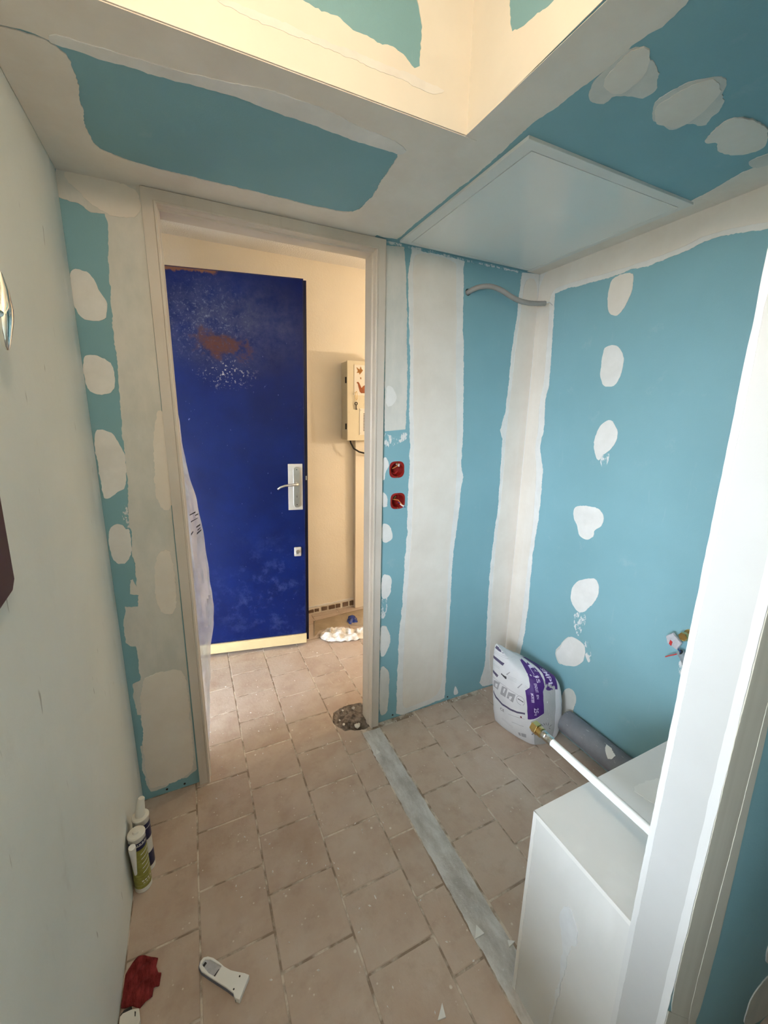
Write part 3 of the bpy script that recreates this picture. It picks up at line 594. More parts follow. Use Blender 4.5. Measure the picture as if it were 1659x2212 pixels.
# ------------------------------------------------------------------ boxed ledge and partition on the right
wall_ledge = MB().box(XB, XR, YP, YE, 0, ZT).obj('wall_ledge', 'plaster', kind='structure')
setp(wall_ledge, 'low white plastered boxing under the white water pipe')
wall_partition = MB().box(XB, XR, YN, YP, 0, ZC).obj('wall_partition', 'teal', kind='structure')
setp(wall_partition, 'short partition wall with a white plastered end beside the boxing')
WPn = wall_partition
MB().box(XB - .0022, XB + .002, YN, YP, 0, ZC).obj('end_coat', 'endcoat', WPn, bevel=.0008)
for y0, y1 in ((YN - .0006, YN + .011), (YP - .009, YP + .0006)):
    MB().prism(ragged([(y0, .0), (y1, .0), (y1, ZC), (y0, ZC)], .012, .0005, 5, (0, 2)), PL['boxl'], .001, .0028).obj('corner_bead', 'bead', WPn)
patch(WPn, 'near', [(0.676,0.465),(0.675,0.747),(0.672,1.103),(0.681,1.252),(0.772,1.051),(0.778,0.909),(0.792,0.746),(0.801,0.622),(0.806,0.478),(0.806,0.339)] , 'olive', amp=.0012)
patch(WPn, 'near', [(XB, 1.05), (.775, 1.05), (.785, 1.5), (.79, ZC), (XB, ZC)], 'olive', keep=(0, 2, 3, 4))
patch(WPn, 'near', [(XB, 0), (.80, 0), (.803, .36), (XB, .5)], 'olive', keep=(0, 2, 3))
patch(WPn, 'near', [(0.755,0.747),(0.752,0.903),(0.749,1.043),(0.746,1.108),(0.769,1.056),(0.778,0.909),(0.792,0.746),(0.804,0.552),(0.803,0.348),(0.757,0.389)], 'olive2', h=.0016, amp=.0006)
patch(WPn, 'near', [(1.07,0.104),(1.071,0.211),(1.145,0.22),(1.201,0.2),(1.301,-0.013),(1.19,0.022)], 'film', amp=.002)
patch(WPn, 'near', [(1.078,0.338),(1.085,0.368),(1.142,0.349),(1.202,0.223),(1.112,0.276)], 'film', amp=.002)
MB().prism(ragged([(YP, ZT - .012), (YP, ZT), (YE, ZT), (YE, ZT - .012)], .02, .0012, 9, (0, 1, 2)), PL['boxl'], -.0005, .0010).obj('corner_bead', 'ledgebead', wall_ledge)
MB().prism(ragged([(YE - .010, 0), (YE, 0), (YE, ZT), (YE - .010, ZT)], .03, .0012, 10, (0, 1, 2)), PL['boxl'], -.0002, .0013).obj('corner_bead', 'ledgebead', wall_ledge)
patch(wall_ledge, 'boxl', [(0.453,0.419),(0.425,0.464),(0.398,0.415),(0.399,0.378),(0.411,0.369),(0.413,0.319),(0.421,0.17),(0.424,0.088),(0.437,0.065),(0.424,0.231),(0.425,0.326)], 'repair', h=.0008, amp=.003)
patch(wall_ledge, 'boxt', [(0.951,0.488),(0.99,0.485),(1.026,0.482),(1.048,0.475),(0.963,0.433),(0.953,0.447),(0.948,0.463)], 'ledgebead', h=.0006, amp=.004)

# ------------------------------------------------------------------ door frame (huisserie)
trim = thing('trim_1', (.33, 1.6, 0), 'beige painted wooden door frame round the opening', None, kind='structure')
fx0, fx1, fzt = -.0745, .7370, 2.1565
# profile of a jamb: list of (across, y) seen from above, across measured from the outer edge inwards
prof = [(0, 1.558), (.030, 1.558), (.0325, 1.5545), (.0375, 1.5545), (.040, 1.558), (.040, 1.574), (.044, 1.578), (.044, 1.586), (.040, 1.590), (.040, 1.664), (0, 1.664)]
prof = [(0, 1.558), (.031, 1.558), (.0335, 1.553), (.039, 1.553), (.041, 1.560), (.041, 1.585), (.046, 1.589), (.046, 1.606), (.041, 1.610), (.041, 1.664), (0, 1.664)]
def jamb(sgn, x0, ztop):
    b = MB(); n = len(prof)
    # mitred at the top: inner points stop lower
    vs = [(x0 + sgn * a, y, 0) for a, y in prof] + [(x0 + sgn * a, y, ztop - a) for a, y in prof]
    b.add(vs, [(i, (i + 1) % n, n + (i + 1) % n, n + i) for i in range(n)] + [tuple(range(n)), tuple(range(2 * n - 1, n - 1, -1))])
    return b.obj('jamb', 'frame', trim)
jamb(1, fx0, fzt); jamb(-1, fx1, fzt)
b = MB(); n = len(prof)
b.add([(fx0 + a, y, fzt - a) for a, y in prof] + [(fx1 - a, y, fzt - a) for a, y in prof], [(i, (i + 1) % n, n + (i + 1) % n, n + i) for i in range(n)] + [tuple(range(n)), tuple(range(2 * n - 1, n - 1, -1))])
b.obj('head', 'frame', trim)

# ------------------------------------------------------------------ hall behind
wall_hall_far = MB().box(-.5, 3.3, YH, YH + .1, -.05, ZH + .1).obj('wall_hall_far', 'cream', kind='structure')
setp(wall_hall_far, 'cream painted far wall of the hall beyond the doorway')
skirt_line = []
for k in range(9):
    x = .60 + k * .058; w = .036 + .012 * ((k * 7) % 3) / 2; h = .030 + .018 * k / 8
    if x > 1.10: break
    MB().prism(ragged([(x, .012), (min(x + w, 1.105), .012), (min(x + w, 1.105), h), (x, h)], .008, .002, k + 30), PL['hfar'], 0, .008).obj('skirting_tile', 'brownskirt', wall_hall_far)
MB().prism(ragged([(.55, .046), (1.105, .058), (1.105, .072), (.55, .056)], .012, .003, 61), PL['hfar'], -.0005, .005).obj('plaster_edge', 'putty', wall_hall_far)
hl = MB(); hl.box(-.47, -.35, YJ, 1.69, -.05, ZH); hl.box(-.47, -.35, 2.60, YH, -.05, ZH); hl.box(-.47, -.35, 1.69, 2.60, 2.12, ZH)
wall_hall_left = hl.obj('wall_hall_left', 'cream', kind='structure'); setp(wall_hall_left, 'cream hall wall holding the open entrance')
wall_hall_right = MB().box(3.2, 3.3, 1.4, YH, -.05, ZH).obj('wall_hall_right', 'cream', kind='structure'); setp(wall_hall_right, 'cream wall at the far right end of the hall')
wall_hall_near = MB().box(XR + .1, 3.2, YB, YJ, -.05, ZH).obj('wall_hall_near', 'cream', kind='structure'); setp(wall_hall_near, 'cream near wall of the hall')
hb = MB(); hb.box(XL - .2, fx0, YJ - .0005, YJ + .004, 0, ZH); hb.box(fx1, XR + .1, YJ - .0005, YJ + .004, 0, ZH); hb.box(fx0, fx1, YJ - .0005, YJ + .004, fzt, ZH)
hb.obj('hall_face', 'cream', wall_hall_near)
ceiling_hall = MB().box(-.5, 3.3, YJ, YH + .1, ZH, ZH + .1).obj('ceiling_hall', 'hallceil', kind='structure'); setp(ceiling_hall, 'rough white hall ceiling above the blue door')
added_porch = MB(); added_porch.box(-1.9, -.47, 1.05, 3.1, 2.26, 2.36); added_porch.box(-1.9, -.47, 3.0, 3.1, -.05, 2.26); added_porch.box(-1.9, -1.8, 1.66, 3.1, -.05, 2.26); added_porch.box(-1.9, -1.8, 1.05, 1.66, 1.3, 2.26)  # roof and walls added outside the entrance, out of view, to cut its daylight
added_porch = added_porch.obj('ceiling_added_porch', 'cream', kind='structure'); setp(added_porch, 'added unseen roof and walls that cut daylight at the entrance')
ground = MB().box(-9, -.47, -4, 8, -.12, -.05).obj('ground', 'ground', kind='structure'); setp(ground, 'pale paving outside the entrance')
MB().box(-.47, -.30, 1.74, 2.60, -.06, -.001).obj('door_sill', 'mortar', ground)

# ================================================================== THINGS
# ------------------------------------------------------------------ blue entrance door, standing open in the hall
DB = Vector((.601, 2.417, .02)); DD = Vector((.580, -.106, 0)).normalized(); DN = DD.cross(Vector((0, 0, 1))); SH = .0167
def DP(u, v, h): return tuple(DB + DD * (u + SH * v) + Vector((0, 0, v)) + DN * h)
door = thing('door_1', tuple(DB + DD * -.4 - Vector((0, 0, .02))), 'worn royal blue steel entrance door standing open in the hall', None, kind='structure')
H_ = 2.215
MB().prism([(-.88, 0), (0, 0), (0, H_), (-.88, H_)], DP, -.036, 0).obj('leaf', 'blue', door, bevel=.0015)
MB().prism([(-.88, .0), (.019, .0), (.019, H_ + .002), (-.88, H_ + .002)], DP, -.052, -.037).obj('rear_flange', 'bluedark', door)
MB().prism([(-.006, .01), (-.003, .01), (-.003, H_ - .006), (-.006, H_ - .006)], DP, -.001, .0008).obj('seam', 'bluedark', door)
MB().prism([(-.88, H_ - .006), (-.004, H_ - .006), (-.004, H_ - .003), (-.88, H_ - .003)], DP, -.001, .0008).obj('seam', 'bluedark', door)
sweep = MB().prism([(-.88, .002), (.001, .002), (.001, .066), (-.88, .066)], DP, 0, .012).obj('bottom_bar', 'brassbar', door, bevel=.004)
MB().prism([(-.88, .066), (.001, .066), (.001, .071), (-.88, .071)], DP, 0, .006).obj('bar_lip', 'steel', sweep)
pl = [(-0.1028,1.1927),(-0.0182,1.1972),(-0.0127,0.9129),(-0.0996,0.9108)]
u0 = (pl[0][0] + pl[3][0]) / 2; u1 = (pl[1][0] + pl[2][0]) / 2; v0 = (pl[2][1] + pl[3][1]) / 2; v1 = (pl[0][1] + pl[1][1]) / 2
plate = MB().prism([(u0, v0), (u1, v0), (u1, v1), (u0, v1)], DP, 0, .004).obj('handle_plate', 'plate', door, bevel=.001)
uc = u0 + (u1 - u0) * .60; w = .021
ro = [(uc + w * math.cos(a), v1 - .018 - w + w * math.sin(a)) for a in [math.pi * k / 10 for k in range(11)]] + [(uc + w * math.cos(a), v0 + .015 + w + w * math.sin(a)) for a in [math.pi + math.pi * k / 10 for k in range(11)]]
MB().prism(ro, DP, .004, .011).obj('escutcheon', 'steel', plate, bevel=.002)
zl = v1 - .118
lev = MB().tube([DP(uc, zl, .008), DP(uc, zl, .05), DP(uc - .006, zl, .056), DP(uc - .03, zl - .001, .058), DP(uc - .07, zl - .004, .056), DP(uc - .098, zl - .014, .052), DP(uc - .113, zl - .026, .048)], [.009, .009, .009, .0075, .0068, .0065, .006], 12).obj('lever', 'steel', plate, smooth=True)
MB().tube([DP(uc, zl - .073, .010), DP(uc, zl - .073, .019)], .0085, 14).obj('lock_cylinder', 'steel', plate, smooth=True)
MB().prism([(uc - .0012, zl - .085), (uc + .0012, zl - .085), (uc + .0012, zl - .074), (uc - .0012, zl - .074)], DP, .0108, .0195).obj('keyhole', 'black', plate)
for vv in (v1 - .034, v0 + .034): MB().tube([DP(uc, vv, .010), DP(uc, vv, .0118)], .003, 8).obj('screw', 'black', plate)
q = [(-0.0499,0.6414)][0]
lk = MB().prism([(q[0] - .022, q[1] - .03), (q[0] + .022, q[1] - .03), (q[0] + .022, q[1] + .03), (q[0] - .022, q[1] + .03)], DP, 0, .008).obj('lower_lock', 'plate', door, bevel=.005)
MB().tube([DP(q[0], q[1] + .002, .006), DP(q[0], q[1] + .002, .02)], .011, 14).obj('lock_cylinder', 'steel', lk, smooth=True)
MB().prism([(q[0] - .0015, q[1] - .012), (q[0] + .0015, q[1] - .012), (q[0] + .0015, q[1] - .001), (q[0] - .0015, q[1] - .001)], DP, .019, .0207).obj('keyhole', 'black', lk)
MB().prism([(.006, 1.09), (.014, 1.09), (.014, 1.115), (.006, 1.115)], DP, -.038, -.030).obj('latch_bolt', 'steel', door)
q = [(-0.0333,1.5413)][0]
rp = [DP(q[0] + .018 * math.cos(a), q[1] + .018 * math.sin(a), .001) for a in [2 * math.pi * k / 20 for k in range(21)]]
MB().tube(rp, .0016, 6).obj('old_keyhole_ring', 'blue', door, smooth=True)

# ------------------------------------------------------------------ polythene hanging behind the left jamb
def polythene():
    prof_ = [(1.86, -.058), (1.80, -.036), (1.49, -.031), (1.317, -.021), (1.18, .004), (1.04, .021), (.90, .027), (.717, .037), (.62, .030), (.53, .012), (.30, -.008), (.08, -.024), (.06, -.030)]
    nz, nx = 120, 14; vs = []; fs = []
    for j in range(nz + 1):
        z = .06 + 1.80 * j / nz
        for k in range(len(prof_) - 1):
            if prof_[k][0] >= z >= prof_[k + 1][0]:
                t = (prof_[k][0] - z) / (prof_[k][0] - prof_[k + 1][0]); xr = prof_[k][1] * (1 - t) + prof_[k + 1][1] * t; break
        xr += .004 * noise.noise(Vector((z * 14, 0, 3)))
        for i in range(nx + 1):
            s = i / nx; x = -.072 + (xr + .072) * s
            y = 1.735 + .022 * noise.noise(Vector((x * 26, z * 5, 1))) + .012 * noise.noise(Vector((x * 60, z * 22, 6))) - .01 * s
            vs.append((x, max(y, 1.675), z))
    for j in range(nz):
        for i in range(nx):
            p = j * (nx + 1) + i; fs.append((p, p + 1, p + nx + 2, p + nx + 1))
    t = thing('plastic_sheet', (-.03, 1.73, 0), 'clear plastic sheet with black print hanging behind the left door jamb', 'plastic sheet')
    MB().add(vs, fs).obj('film', 'poly', t, smooth=True)
    def strip(pts, m='darkprint'): MB().prism(pts, lambda u, v, h: (u, 1.714 - h, v), 0, .0006).obj('printed_mark', m, t)
    for pts in ([(-0.023,1.113),(-0.001,1.125),(-0.002,1.119),(-0.024,1.109)], [(-0.004,1.11),(0.008,1.116),(0.007,1.111),(-0.004,1.106)], [(-0.021,1.086),(0.006,1.099),(0.006,1.097),(-0.022,1.081)],
                [(-0.003,1.063),(0.012,1.073),(0.011,1.066),(-0.004,1.057)], [(-0.003,1.037),(0.014,1.051),(0.013,1.044),(-0.004,1.029)], [(-0.025,1.035),(-0.016,1.047),(-0.016,1.04),(-0.025,1.027)], [(0,1.05),(0.012,1.059),(0.011,1.054),(-0,1.045)]):
        strip(pts)
polythene()

# ------------------------------------------------------------------ fuse box, trunking, cable and keys in the hall
fb = thing('fuse_box', (1.14, 2.76, 1.33), 'cream metal fuse box with leaf and squirrel sticker on the hall wall', 'fuse box')
FX0, FX1, FZ0, FZ1 = 1.0, 1.29, 1.333, 1.868
MB().box(FX0 + .004, FX1, 2.715, YH - .001, FZ0 + .004, FZ1 - .004).obj('cabinet', 'enamel', fb, bevel=.003)
fd = MB().box(FX0, FX1 + .003, 2.70, 2.714, FZ0, FZ1).obj('front_door', 'enamel', fb, bevel=.003)
for z in (1.74, 1.43): MB().tube([(FX0 - .003, 2.716, z - .02), (FX0 - .003, 2.716, z + .02)], .006, 10).obj('hinge', 'black', fb, smooth=True)
sh = [(1.05,1.842),(1.042,1.642)]
sheet = MB().box(sh[0][0], FX1 - .05, 2.6975, 2.70, sh[1][1], sh[0][1]).obj('sticker_sheet', 'sheet', fb)
FPL = lambda u, v, h: (u, 2.6972 - h, v)
MB().prism([(1.067,1.827),(1.081,1.817),(1.089,1.811),(1.099,1.833),(1.105,1.815),(1.115,1.809),(1.104,1.794),(1.09,1.779),(1.085,1.791),(1.068,1.789),(1.077,1.802)], FPL, 0, .0006).obj('leaf_print', 'leaf', sheet)
MB().prism([(1.094,1.761),(1.102,1.762),(1.103,1.749),(1.096,1.75)], FPL, 0, .0006).obj('acorn_print', 'leaf', sheet)
MB().prism([(1.067,1.726),(1.078,1.732),(1.088,1.723),(1.098,1.704),(1.104,1.692),(1.118,1.705),(1.137,1.717),(1.159,1.71),(1.168,1.689),(1.16,1.659),(1.102,1.657),(1.091,1.666),(1.085,1.689),(1.078,1.716)], FPL, 0, .0006).obj('squirrel_print', 'squirrel', sheet)
vp = [(1.091,1.554),(1.092,1.373),(1.12,1.523),(1.139,1.397)]
vent = MB().box(vp[0][0], vp[0][0] + .13, 2.6965, 2.70, vp[1][1], vp[0][1]).obj('vent_plate', 'sheet', fb, bevel=.001)
for k in range(12):
    z = vp[3][1] + (vp[2][1] - vp[3][1]) * (k + .5) / 12; MB().box(vp[2][0], vp[2][0] + .07, 2.6958, 2.6968, z - .0028, z + .0028).obj('slot', 'black', vent)
for z in (vp[0][1] - .012, vp[1][1] + .012): MB().tube([(vp[0][0] + .009, 2.695, z), (vp[0][0] + .009, 2.697, z)], .0035, 8).obj('screw', 'steel', vent)
tk = thing('cable_trunking', (1.19, 2.80, 0), 'cream cable trunking running down below the fuse box', 'trunking')
MB().box(1.095, 1.30, 2.785, YH - .001, .0, FZ0 - .001).obj('casing', 'cream', tk, bevel=.002)
cb = MB().tube([(1.045, 2.765, FZ0 + .003), (1.05, 2.762, FZ0 - .02), (1.07, 2.755, FZ0 - .06), (1.11, 2.75, FZ0 - .085), (1.17, 2.748, FZ0 - .10), (1.26, 2.748, FZ0 - .11), (1.285, 2.765, FZ0 - .112), (1.29, 2.783, FZ0 - .112)], .006, 10).obj('cable', 'black', None, smooth=True, loc=(1.05, 2.76, FZ0))
setp(cb, 'thin black cable curving out from under the fuse box', 'cable')
kh = thing('key_bunch', (1.055, 2.69, 1.6), 'small bunch of keys hanging on the fuse box door', 'keys')
kq = [(1.044,1.651),(1.064,1.67),(1.065,1.608),(1.063,1.586),(1.065,1.544)]
MB().tube([(kq[0][0], 2.70, kq[0][1]), (kq[0][0], 2.688, kq[0][1] - .003), (kq[0][0] + .004, 2.686, kq[0][1] + .006)], .002, 6).obj('hook', 'steel', kh, smooth=True)
rz = kq[1][1] - .003
MB().tube([(kq[1][0] + .0075 * math.cos(a), 2.690, (kq[1][1] + kq[2][1]) / 2 + .028 * math.sin(a)) for a in [2 * math.pi * k / 20 for k in range(21)]], .0014, 6).obj('ring', 'brass', kh, smooth=True)
MB().tube([(kq[0][0], 2.687, kq[0][1]), (kq[1][0], 2.688, (kq[1][1] + kq[2][1]) / 2 + .026)], .0012, 6).obj('chain', 'brass', kh)
kk = MB().tube([(kq[3][0] + .009 * math.cos(a), 2.692, kq[3][1] + .009 * math.sin(a)) for a in [2 * math.pi * k / 14 for k in range(15)]], .003, 6); kk.box(kq[3][0] - .003, kq[3][0] + .003, 2.690, 2.694, kq[4][1], kq[3][1] - .008)
kk.box(kq[3][0] + .002, kq[3][0] + .008, 2.690, 2.694, kq[4][1] + .003, kq[4][1] + .008); kk.obj('key', 'black', kh)
MB().tube([(kq[2][0], 2.691, kq[2][1] + .004), (kq[3][0], 2.692, kq[3][1] + .009)], .002, 6).obj('link', 'steel', kh)

# litter on the hall floor
o = crumple('crumpled_wrapper', [(0.715,2.501),(0.782,2.554),(0.88,2.533),(0.961,2.463),(1.062,2.49),(1.067,2.416),(1.02,2.341),(0.926,2.33),(0.817,2.353),(0.732,2.396),(0.707,2.452)], .045, 'whitefilm', res=.0055, fs=17.3, seed=2.4, fall=.04)
setp(o, 'crumpled white plastic wrapping lying beside the blue door', 'wrapping')
o = crumple('blue_scrap', [(0.954,2.597),(0.994,2.666),(1.031,2.674),(1.044,2.628),(1.027,2.558),(0.992,2.543),(0.961,2.557)], .045, 'bluerag', res=.006, fs=23.7, seed=8, fall=.05)
setp(o, 'small crumpled blue plastic scrap near the hall skirting', 'scrap')
o = crumple('dusty_board', [(0.73,2.709),(1.065,2.742),(1.212,2.748),(1.146,2.545),(1.094,2.477),(0.891,2.565),(0.733,2.562),(0.669,2.481)], .004, 'dust', res=.012, fs=10, seed=4, fall=.05)
setp(o, 'dusty brown cardboard on the floor behind the white wrapping', 'cardboard')

# ------------------------------------------------------------------ rubble in the hole by the jamb
rub = thing('rubble', (.64, 1.665, -.03), 'broken concrete rubble in the hole at the foot of the door jamb', 'rubble')
vs = []; fs = []; N1, N2 = 30, 30
for j in range(N2 + 1):
    for i in range(N1 + 1):
        x = .515 + .235 * i / N1; y = 1.545 + .225 * j / N2
        e = edge_dist((x, y), hole_poly); ins = inside((x, y), hole_poly)
        dpt = min(1, e / .03) if ins else 0
        deep = math.exp(-(((x - .678) / .034) ** 2 + ((y - 1.600) / .026) ** 2))
        z = -.004 - .010 * dpt - .046 * deep * dpt + .007 * noise.noise(Vector((x * 55, y * 55, 0))) + .004 * noise.noise(Vector((x * 140, y * 140, 4)))
        vs.append((x, y, min(z, -.0045 if not ins else .002) if e < .008 or not ins else z))
for j in range(N2):
    for i in range(N1): p = j * (N1 + 1) + i; fs.append((p, p + 1, p + N1 + 2, p + N1 + 1))
MB().add(vs, fs).obj('broken_bed', 'rubble', rub)
def stone(c, r, mat, parent, seed, name='stone'):
    bm = bmesh.new(); bmesh.ops.create_icosphere(bm, subdivisions=1, radius=1)
    b = MB(); rn = random.Random(seed); sq = (rn.uniform(.7, 1.3), rn.uniform(.7, 1.3), rn.uniform(.5, .8))
    b.add([(c[0] + v.co.x * r * sq[0] * rn.uniform(.75, 1.2), c[1] + v.co.y * r * sq[1] * rn.uniform(.75, 1.2), c[2] + v.co.z * r * sq[2] * rn.uniform(.75, 1.2)) for v in bm.verts], [tuple(v.index for v in f.verts) for f in bm.faces]); bm.free()
    return b.obj(name, mat, parent)
rn = random.Random(4)
for k, (x, y, r, m) in enumerate(((.642, 1.604, .013, 'whitedull'), (.700, 1.592, .013, 'rubble'), (.60, 1.70, .009, 'rubble'), (.585, 1.64, .008, 'putty'), (.63, 1.72, .010, 'rubble'), (.67, 1.73, .009, 'mortar'), (.62, 1.65, .011, 'rubble'), (.655, 1.68, .012, 'rubble'), (.575, 1.675, .006, 'putty'), (.60, 1.61, .008, 'rubble'), (.652, 1.612, .009, 'whitedull'), (.612, 1.735, .007, 'putty'))):
    stone((x, y, -.004), r, m, rub, k)
# plaster crumbs and offcuts on the floor
for k, (pts, lab, hh) in enumerate((([(0.669,0.697),(0.645,0.671),(0.678,0.67)], 'triangular white plasterboard offcut on the left edge of the mortar strip', .004),
                               ([(0.73,0.629),(0.748,0.618),(0.723,0.614)], 'small white plasterboard offcut on the mortar strip beside the boxing', .004),
                               ([(0.482,0.599),(0.454,0.577),(0.476,0.573)], 'pointed white plasterboard offcut at the bottom edge of the floor', .004),
                               ([(0.665,1.428),(0.677,1.403),(0.656,1.398)], 'tiny white plaster chip on the mortar strip near the doorway', .003))):
    o = MB().prism(pts, PL['floor'], .0008, .0008 + hh).obj('plasterboard_offcut', 'label_white', None, loc=(pts[0][0], pts[0][1], 0)); setp(o, lab, 'offcut', 'plasterboard offcuts on the floor')
crumb = MB(); rn = random.Random(11)
for k in range(150):
    if k < 80: x, y = rn.uniform(-.08, .64), rn.uniform(1.05, 2.3)
    elif k < 120: x, y = rn.uniform(.0, .66), rn.uniform(.55, 1.2)
    else: x, y = rn.uniform(.76, 1.4), YB - rn.uniform(.004, .03)
    r = rn.uniform(.0012, .0034); z = .0012; a = rn.uniform(0, 3)
    if .53 < x < .75 and 1.55 < y < 1.77: continue
    dx, dy = math.cos(a) * r * 1.8, math.sin(a) * r * 1.8
    crumb.add([(x - dx, y - dy, z), (x + dy * .5, y - dx * .5, z), (x + dx, y + dy, z), (x - dy * .5, y + dx * .5, z), (x, y, z + r)], [(0, 1, 4), (1, 2, 4), (2, 3, 4), (3, 0, 4), (3, 2, 1, 0)])
o = crumb.obj('plaster_crumbs', 'putty', None, kind='stuff'); setp(o, 'scattered white plaster crumbs on the floor tiles', 'crumbs')

# ------------------------------------------------------------------ access panel in the soffit
ap = thing('access_panel', (1.12, 1.21, ZC - .008), 'glossy white square access panel set into the lowered ceiling', 'access panel')
ax0, ax1, ay0, ay1 = .789, 1.462, .884, 1.548
gx0, gx1, gy0, gy1 = .828, 1.440, .914, 1.530
fr = MB().prism([(ax0, ay0), (ax1, ay0), (ax1, ay1), (ax0, ay1)], PL['soffit'], -.002, .008, [[(gx0, gy0), (gx1, gy0), (gx1, gy1), (gx0, gy1)]]).obj('frame', 'paneltrim', ap, bevel=.0012)
MB().box(gx0 - .004, gx1 + .004, gy0 - .004, gy1 + .004, ZC - .0012, ZC - .0008).obj('dark_gap', 'dark', ap)
MB().box(gx0 + .0025, gx1 - .0008, gy0 + .0025, gy1 - .0008, ZC - .0075, ZC - .0015).obj('flap', 'panel', ap, bevel=.0006)
patch(ceiling, 'soffit', [(ax1 - .002, ay0 - .02), (XR - .001, ay0 - .03), (XR - .001, YB - .001), (ax1 - .002, YB - .001)], 'coat', h=.0016, keep=(1, 2, 3))

# ------------------------------------------------------------------ electrical: boxes, conduit
def socket_box(cx_, cz_, label, wires):
    t = thing('electrical_box', (cx_, YB, cz_), label, 'electrical box', 'red recessed electrical boxes')
    def sq(r, k, n=40): return [(cx_ + math.copysign(abs(math.cos(a)) ** k, math.cos(a)) * r, cz_ + math.copysign(abs(math.sin(a)) ** k, math.sin(a)) * r) for a in [2 * math.pi * i / n for i in range(n)]]
    ci = [(cx_ + .0295 * math.cos(a), cz_ + .0295 * math.sin(a)) for a in [2 * math.pi * i / 32 for i in range(32)]]
    MB().prism(sq(.0365, .62), PL['back'], -.0008, .0022, [ci]).obj('flange', 'redbox', t, bevel=.0007)
    b = MB(); n = 32
    ring = lambda r, y: [(cx_ + r * math.cos(2 * math.pi * i / n), y, cz_ + r * math.sin(2 * math.pi * i / n)) for i in range(n)]
    b.add(ring(.0325, YB - .0005) + ring(.0325, YB + .042) + ring(.0295, YB + .040) + ring(.0295, YB - .0005), [(i, (i + 1) % n, n + (i + 1) % n, n + i) for i in range(n)] + [(2 * n + i, 2 * n + (i + 1) % n, 3 * n + (i + 1) % n, 3 * n + i) for i in range(n)] + [tuple(range(n, 2 * n)), tuple(range(2 * n, 3 * n))])
    b.obj('cup', 'redbox', t, smooth=True)
    for a in (90, 270, 0, 180):
        MB().tube([(cx_ + .0325 * math.cos(math.radians(a)), YB - .0036, cz_ + .0325 * math.sin(math.radians(a))), (cx_ + .0325 * math.cos(math.radians(a)), YB + .004, cz_ + .0325 * math.sin(math.radians(a)))], .0024, 8).obj('screw', 'brass' if a in (90, 270) else 'redbox', t)
    for path, m, r in wires: MB().tube([(cx_ + p[0], YB + p[1], cz_ + p[2]) for p in path], r, 8).obj('wire', m, t, smooth=True)
socket_box(.8145, 1.2745, 'upper of the two red recessed electrical boxes by the door frame', [
    ([(.012, .03, .024), (.014, .012, .022), (.004, .006, .014), (-.02, .004, .004)], 'wireorange', .0022), ([(.016, .034, .02), (.016, .010, .020), (.012, .006, .014)], 'white', .0045), ([(.01, .036, -.02), (.014, .022, -.012), (.002, .02, -.022), (-.012, .022, -.016)], 'wirered', .0018)])
socket_box(.823, 1.133, 'lower of the two red recessed electrical boxes by the door frame', [
    ([(-.018, .03, .004), (-.012, .008, .006), (.004, .004, .003), (.016, -.002, -.012), (.022, -.006, -.020)], 'wireorange', .0020), ([(-.016, .034, .012), (-.010, .012, .012), (-.004, .012, .020)], 'wiregreen', .0018), ([(.016, .004, -.016), (.022, -.006, -.022), (.027, -.01, -.024)], 'white', .0036), ([(.012, .02, -.01), (.02, .004, -.016), (.026, -.007, -.027), (.034, -.012, -.030)], 'wireblue', .0016)])
cd = thing('conduit', (1.14, YB, 2.03), 'grey flexible conduit looping out of the back wall below the ceiling', 'conduit')
cpath = [(1.140, YB + .03, 2.029), (1.141, YB + .005, 2.030), (1.150, YB - .018, 2.038), (1.175, YB - .040, 2.047), (1.215, YB - .058, 2.049), (1.260, YB - .070, 2.038), (1.305, YB - .080, 2.018), (1.345, YB - .088, 2.004), (1.390, YB - .096, 1.998), (1.435, YB - .104, 1.999), (1.478, YB - .112, 2.003)]
sm = []
for i in range(len(cpath) - 1):
    for k in range(6):
        p0, p1, p2, p3 = [Vector(cpath[max(0, min(len(cpath) - 1, i + d))]) for d in (-1, 0, 1, 2)]; t_ = k / 6
        sm.append(.5 * ((2 * p1) + (p2 - p0) * t_ + (2 * p0 - 5 * p1 + 4 * p2 - p3) * t_ ** 2 + (3 * p1 - p0 - 3 * p2 + p3) * t_ ** 3))
sm.append(Vector(cpath[-1]))
MB().tube(sm, [.0100 + (.0005 if k % 2 else 0) for k in range(len(sm))], 14).obj('sleeve', 'conduit', cd, smooth=True)
e = sm[-1]; dirv = (sm[-1] - sm[-3]).normalized()
MB().tube([e - dirv * .001, e + dirv * .0006], .0078, 12).obj('bore', 'black', cd)
MB().tube([e, e + dirv * .012 + Vector((0, 0, .003)), e + dirv * .022 + Vector((0, -.003, .001)), e + dirv * .034 + Vector((0, -.006, -.010))], .0014, 6).obj('pull_wire', 'tape', cd, smooth=True)
MB().tube([e, e + dirv * .009 + Vector((0, 0, .003)), e + dirv * .018 + Vector((0, 0, .004))], .003, 6).obj('wire_sleeve', 'white', cd, smooth=True)

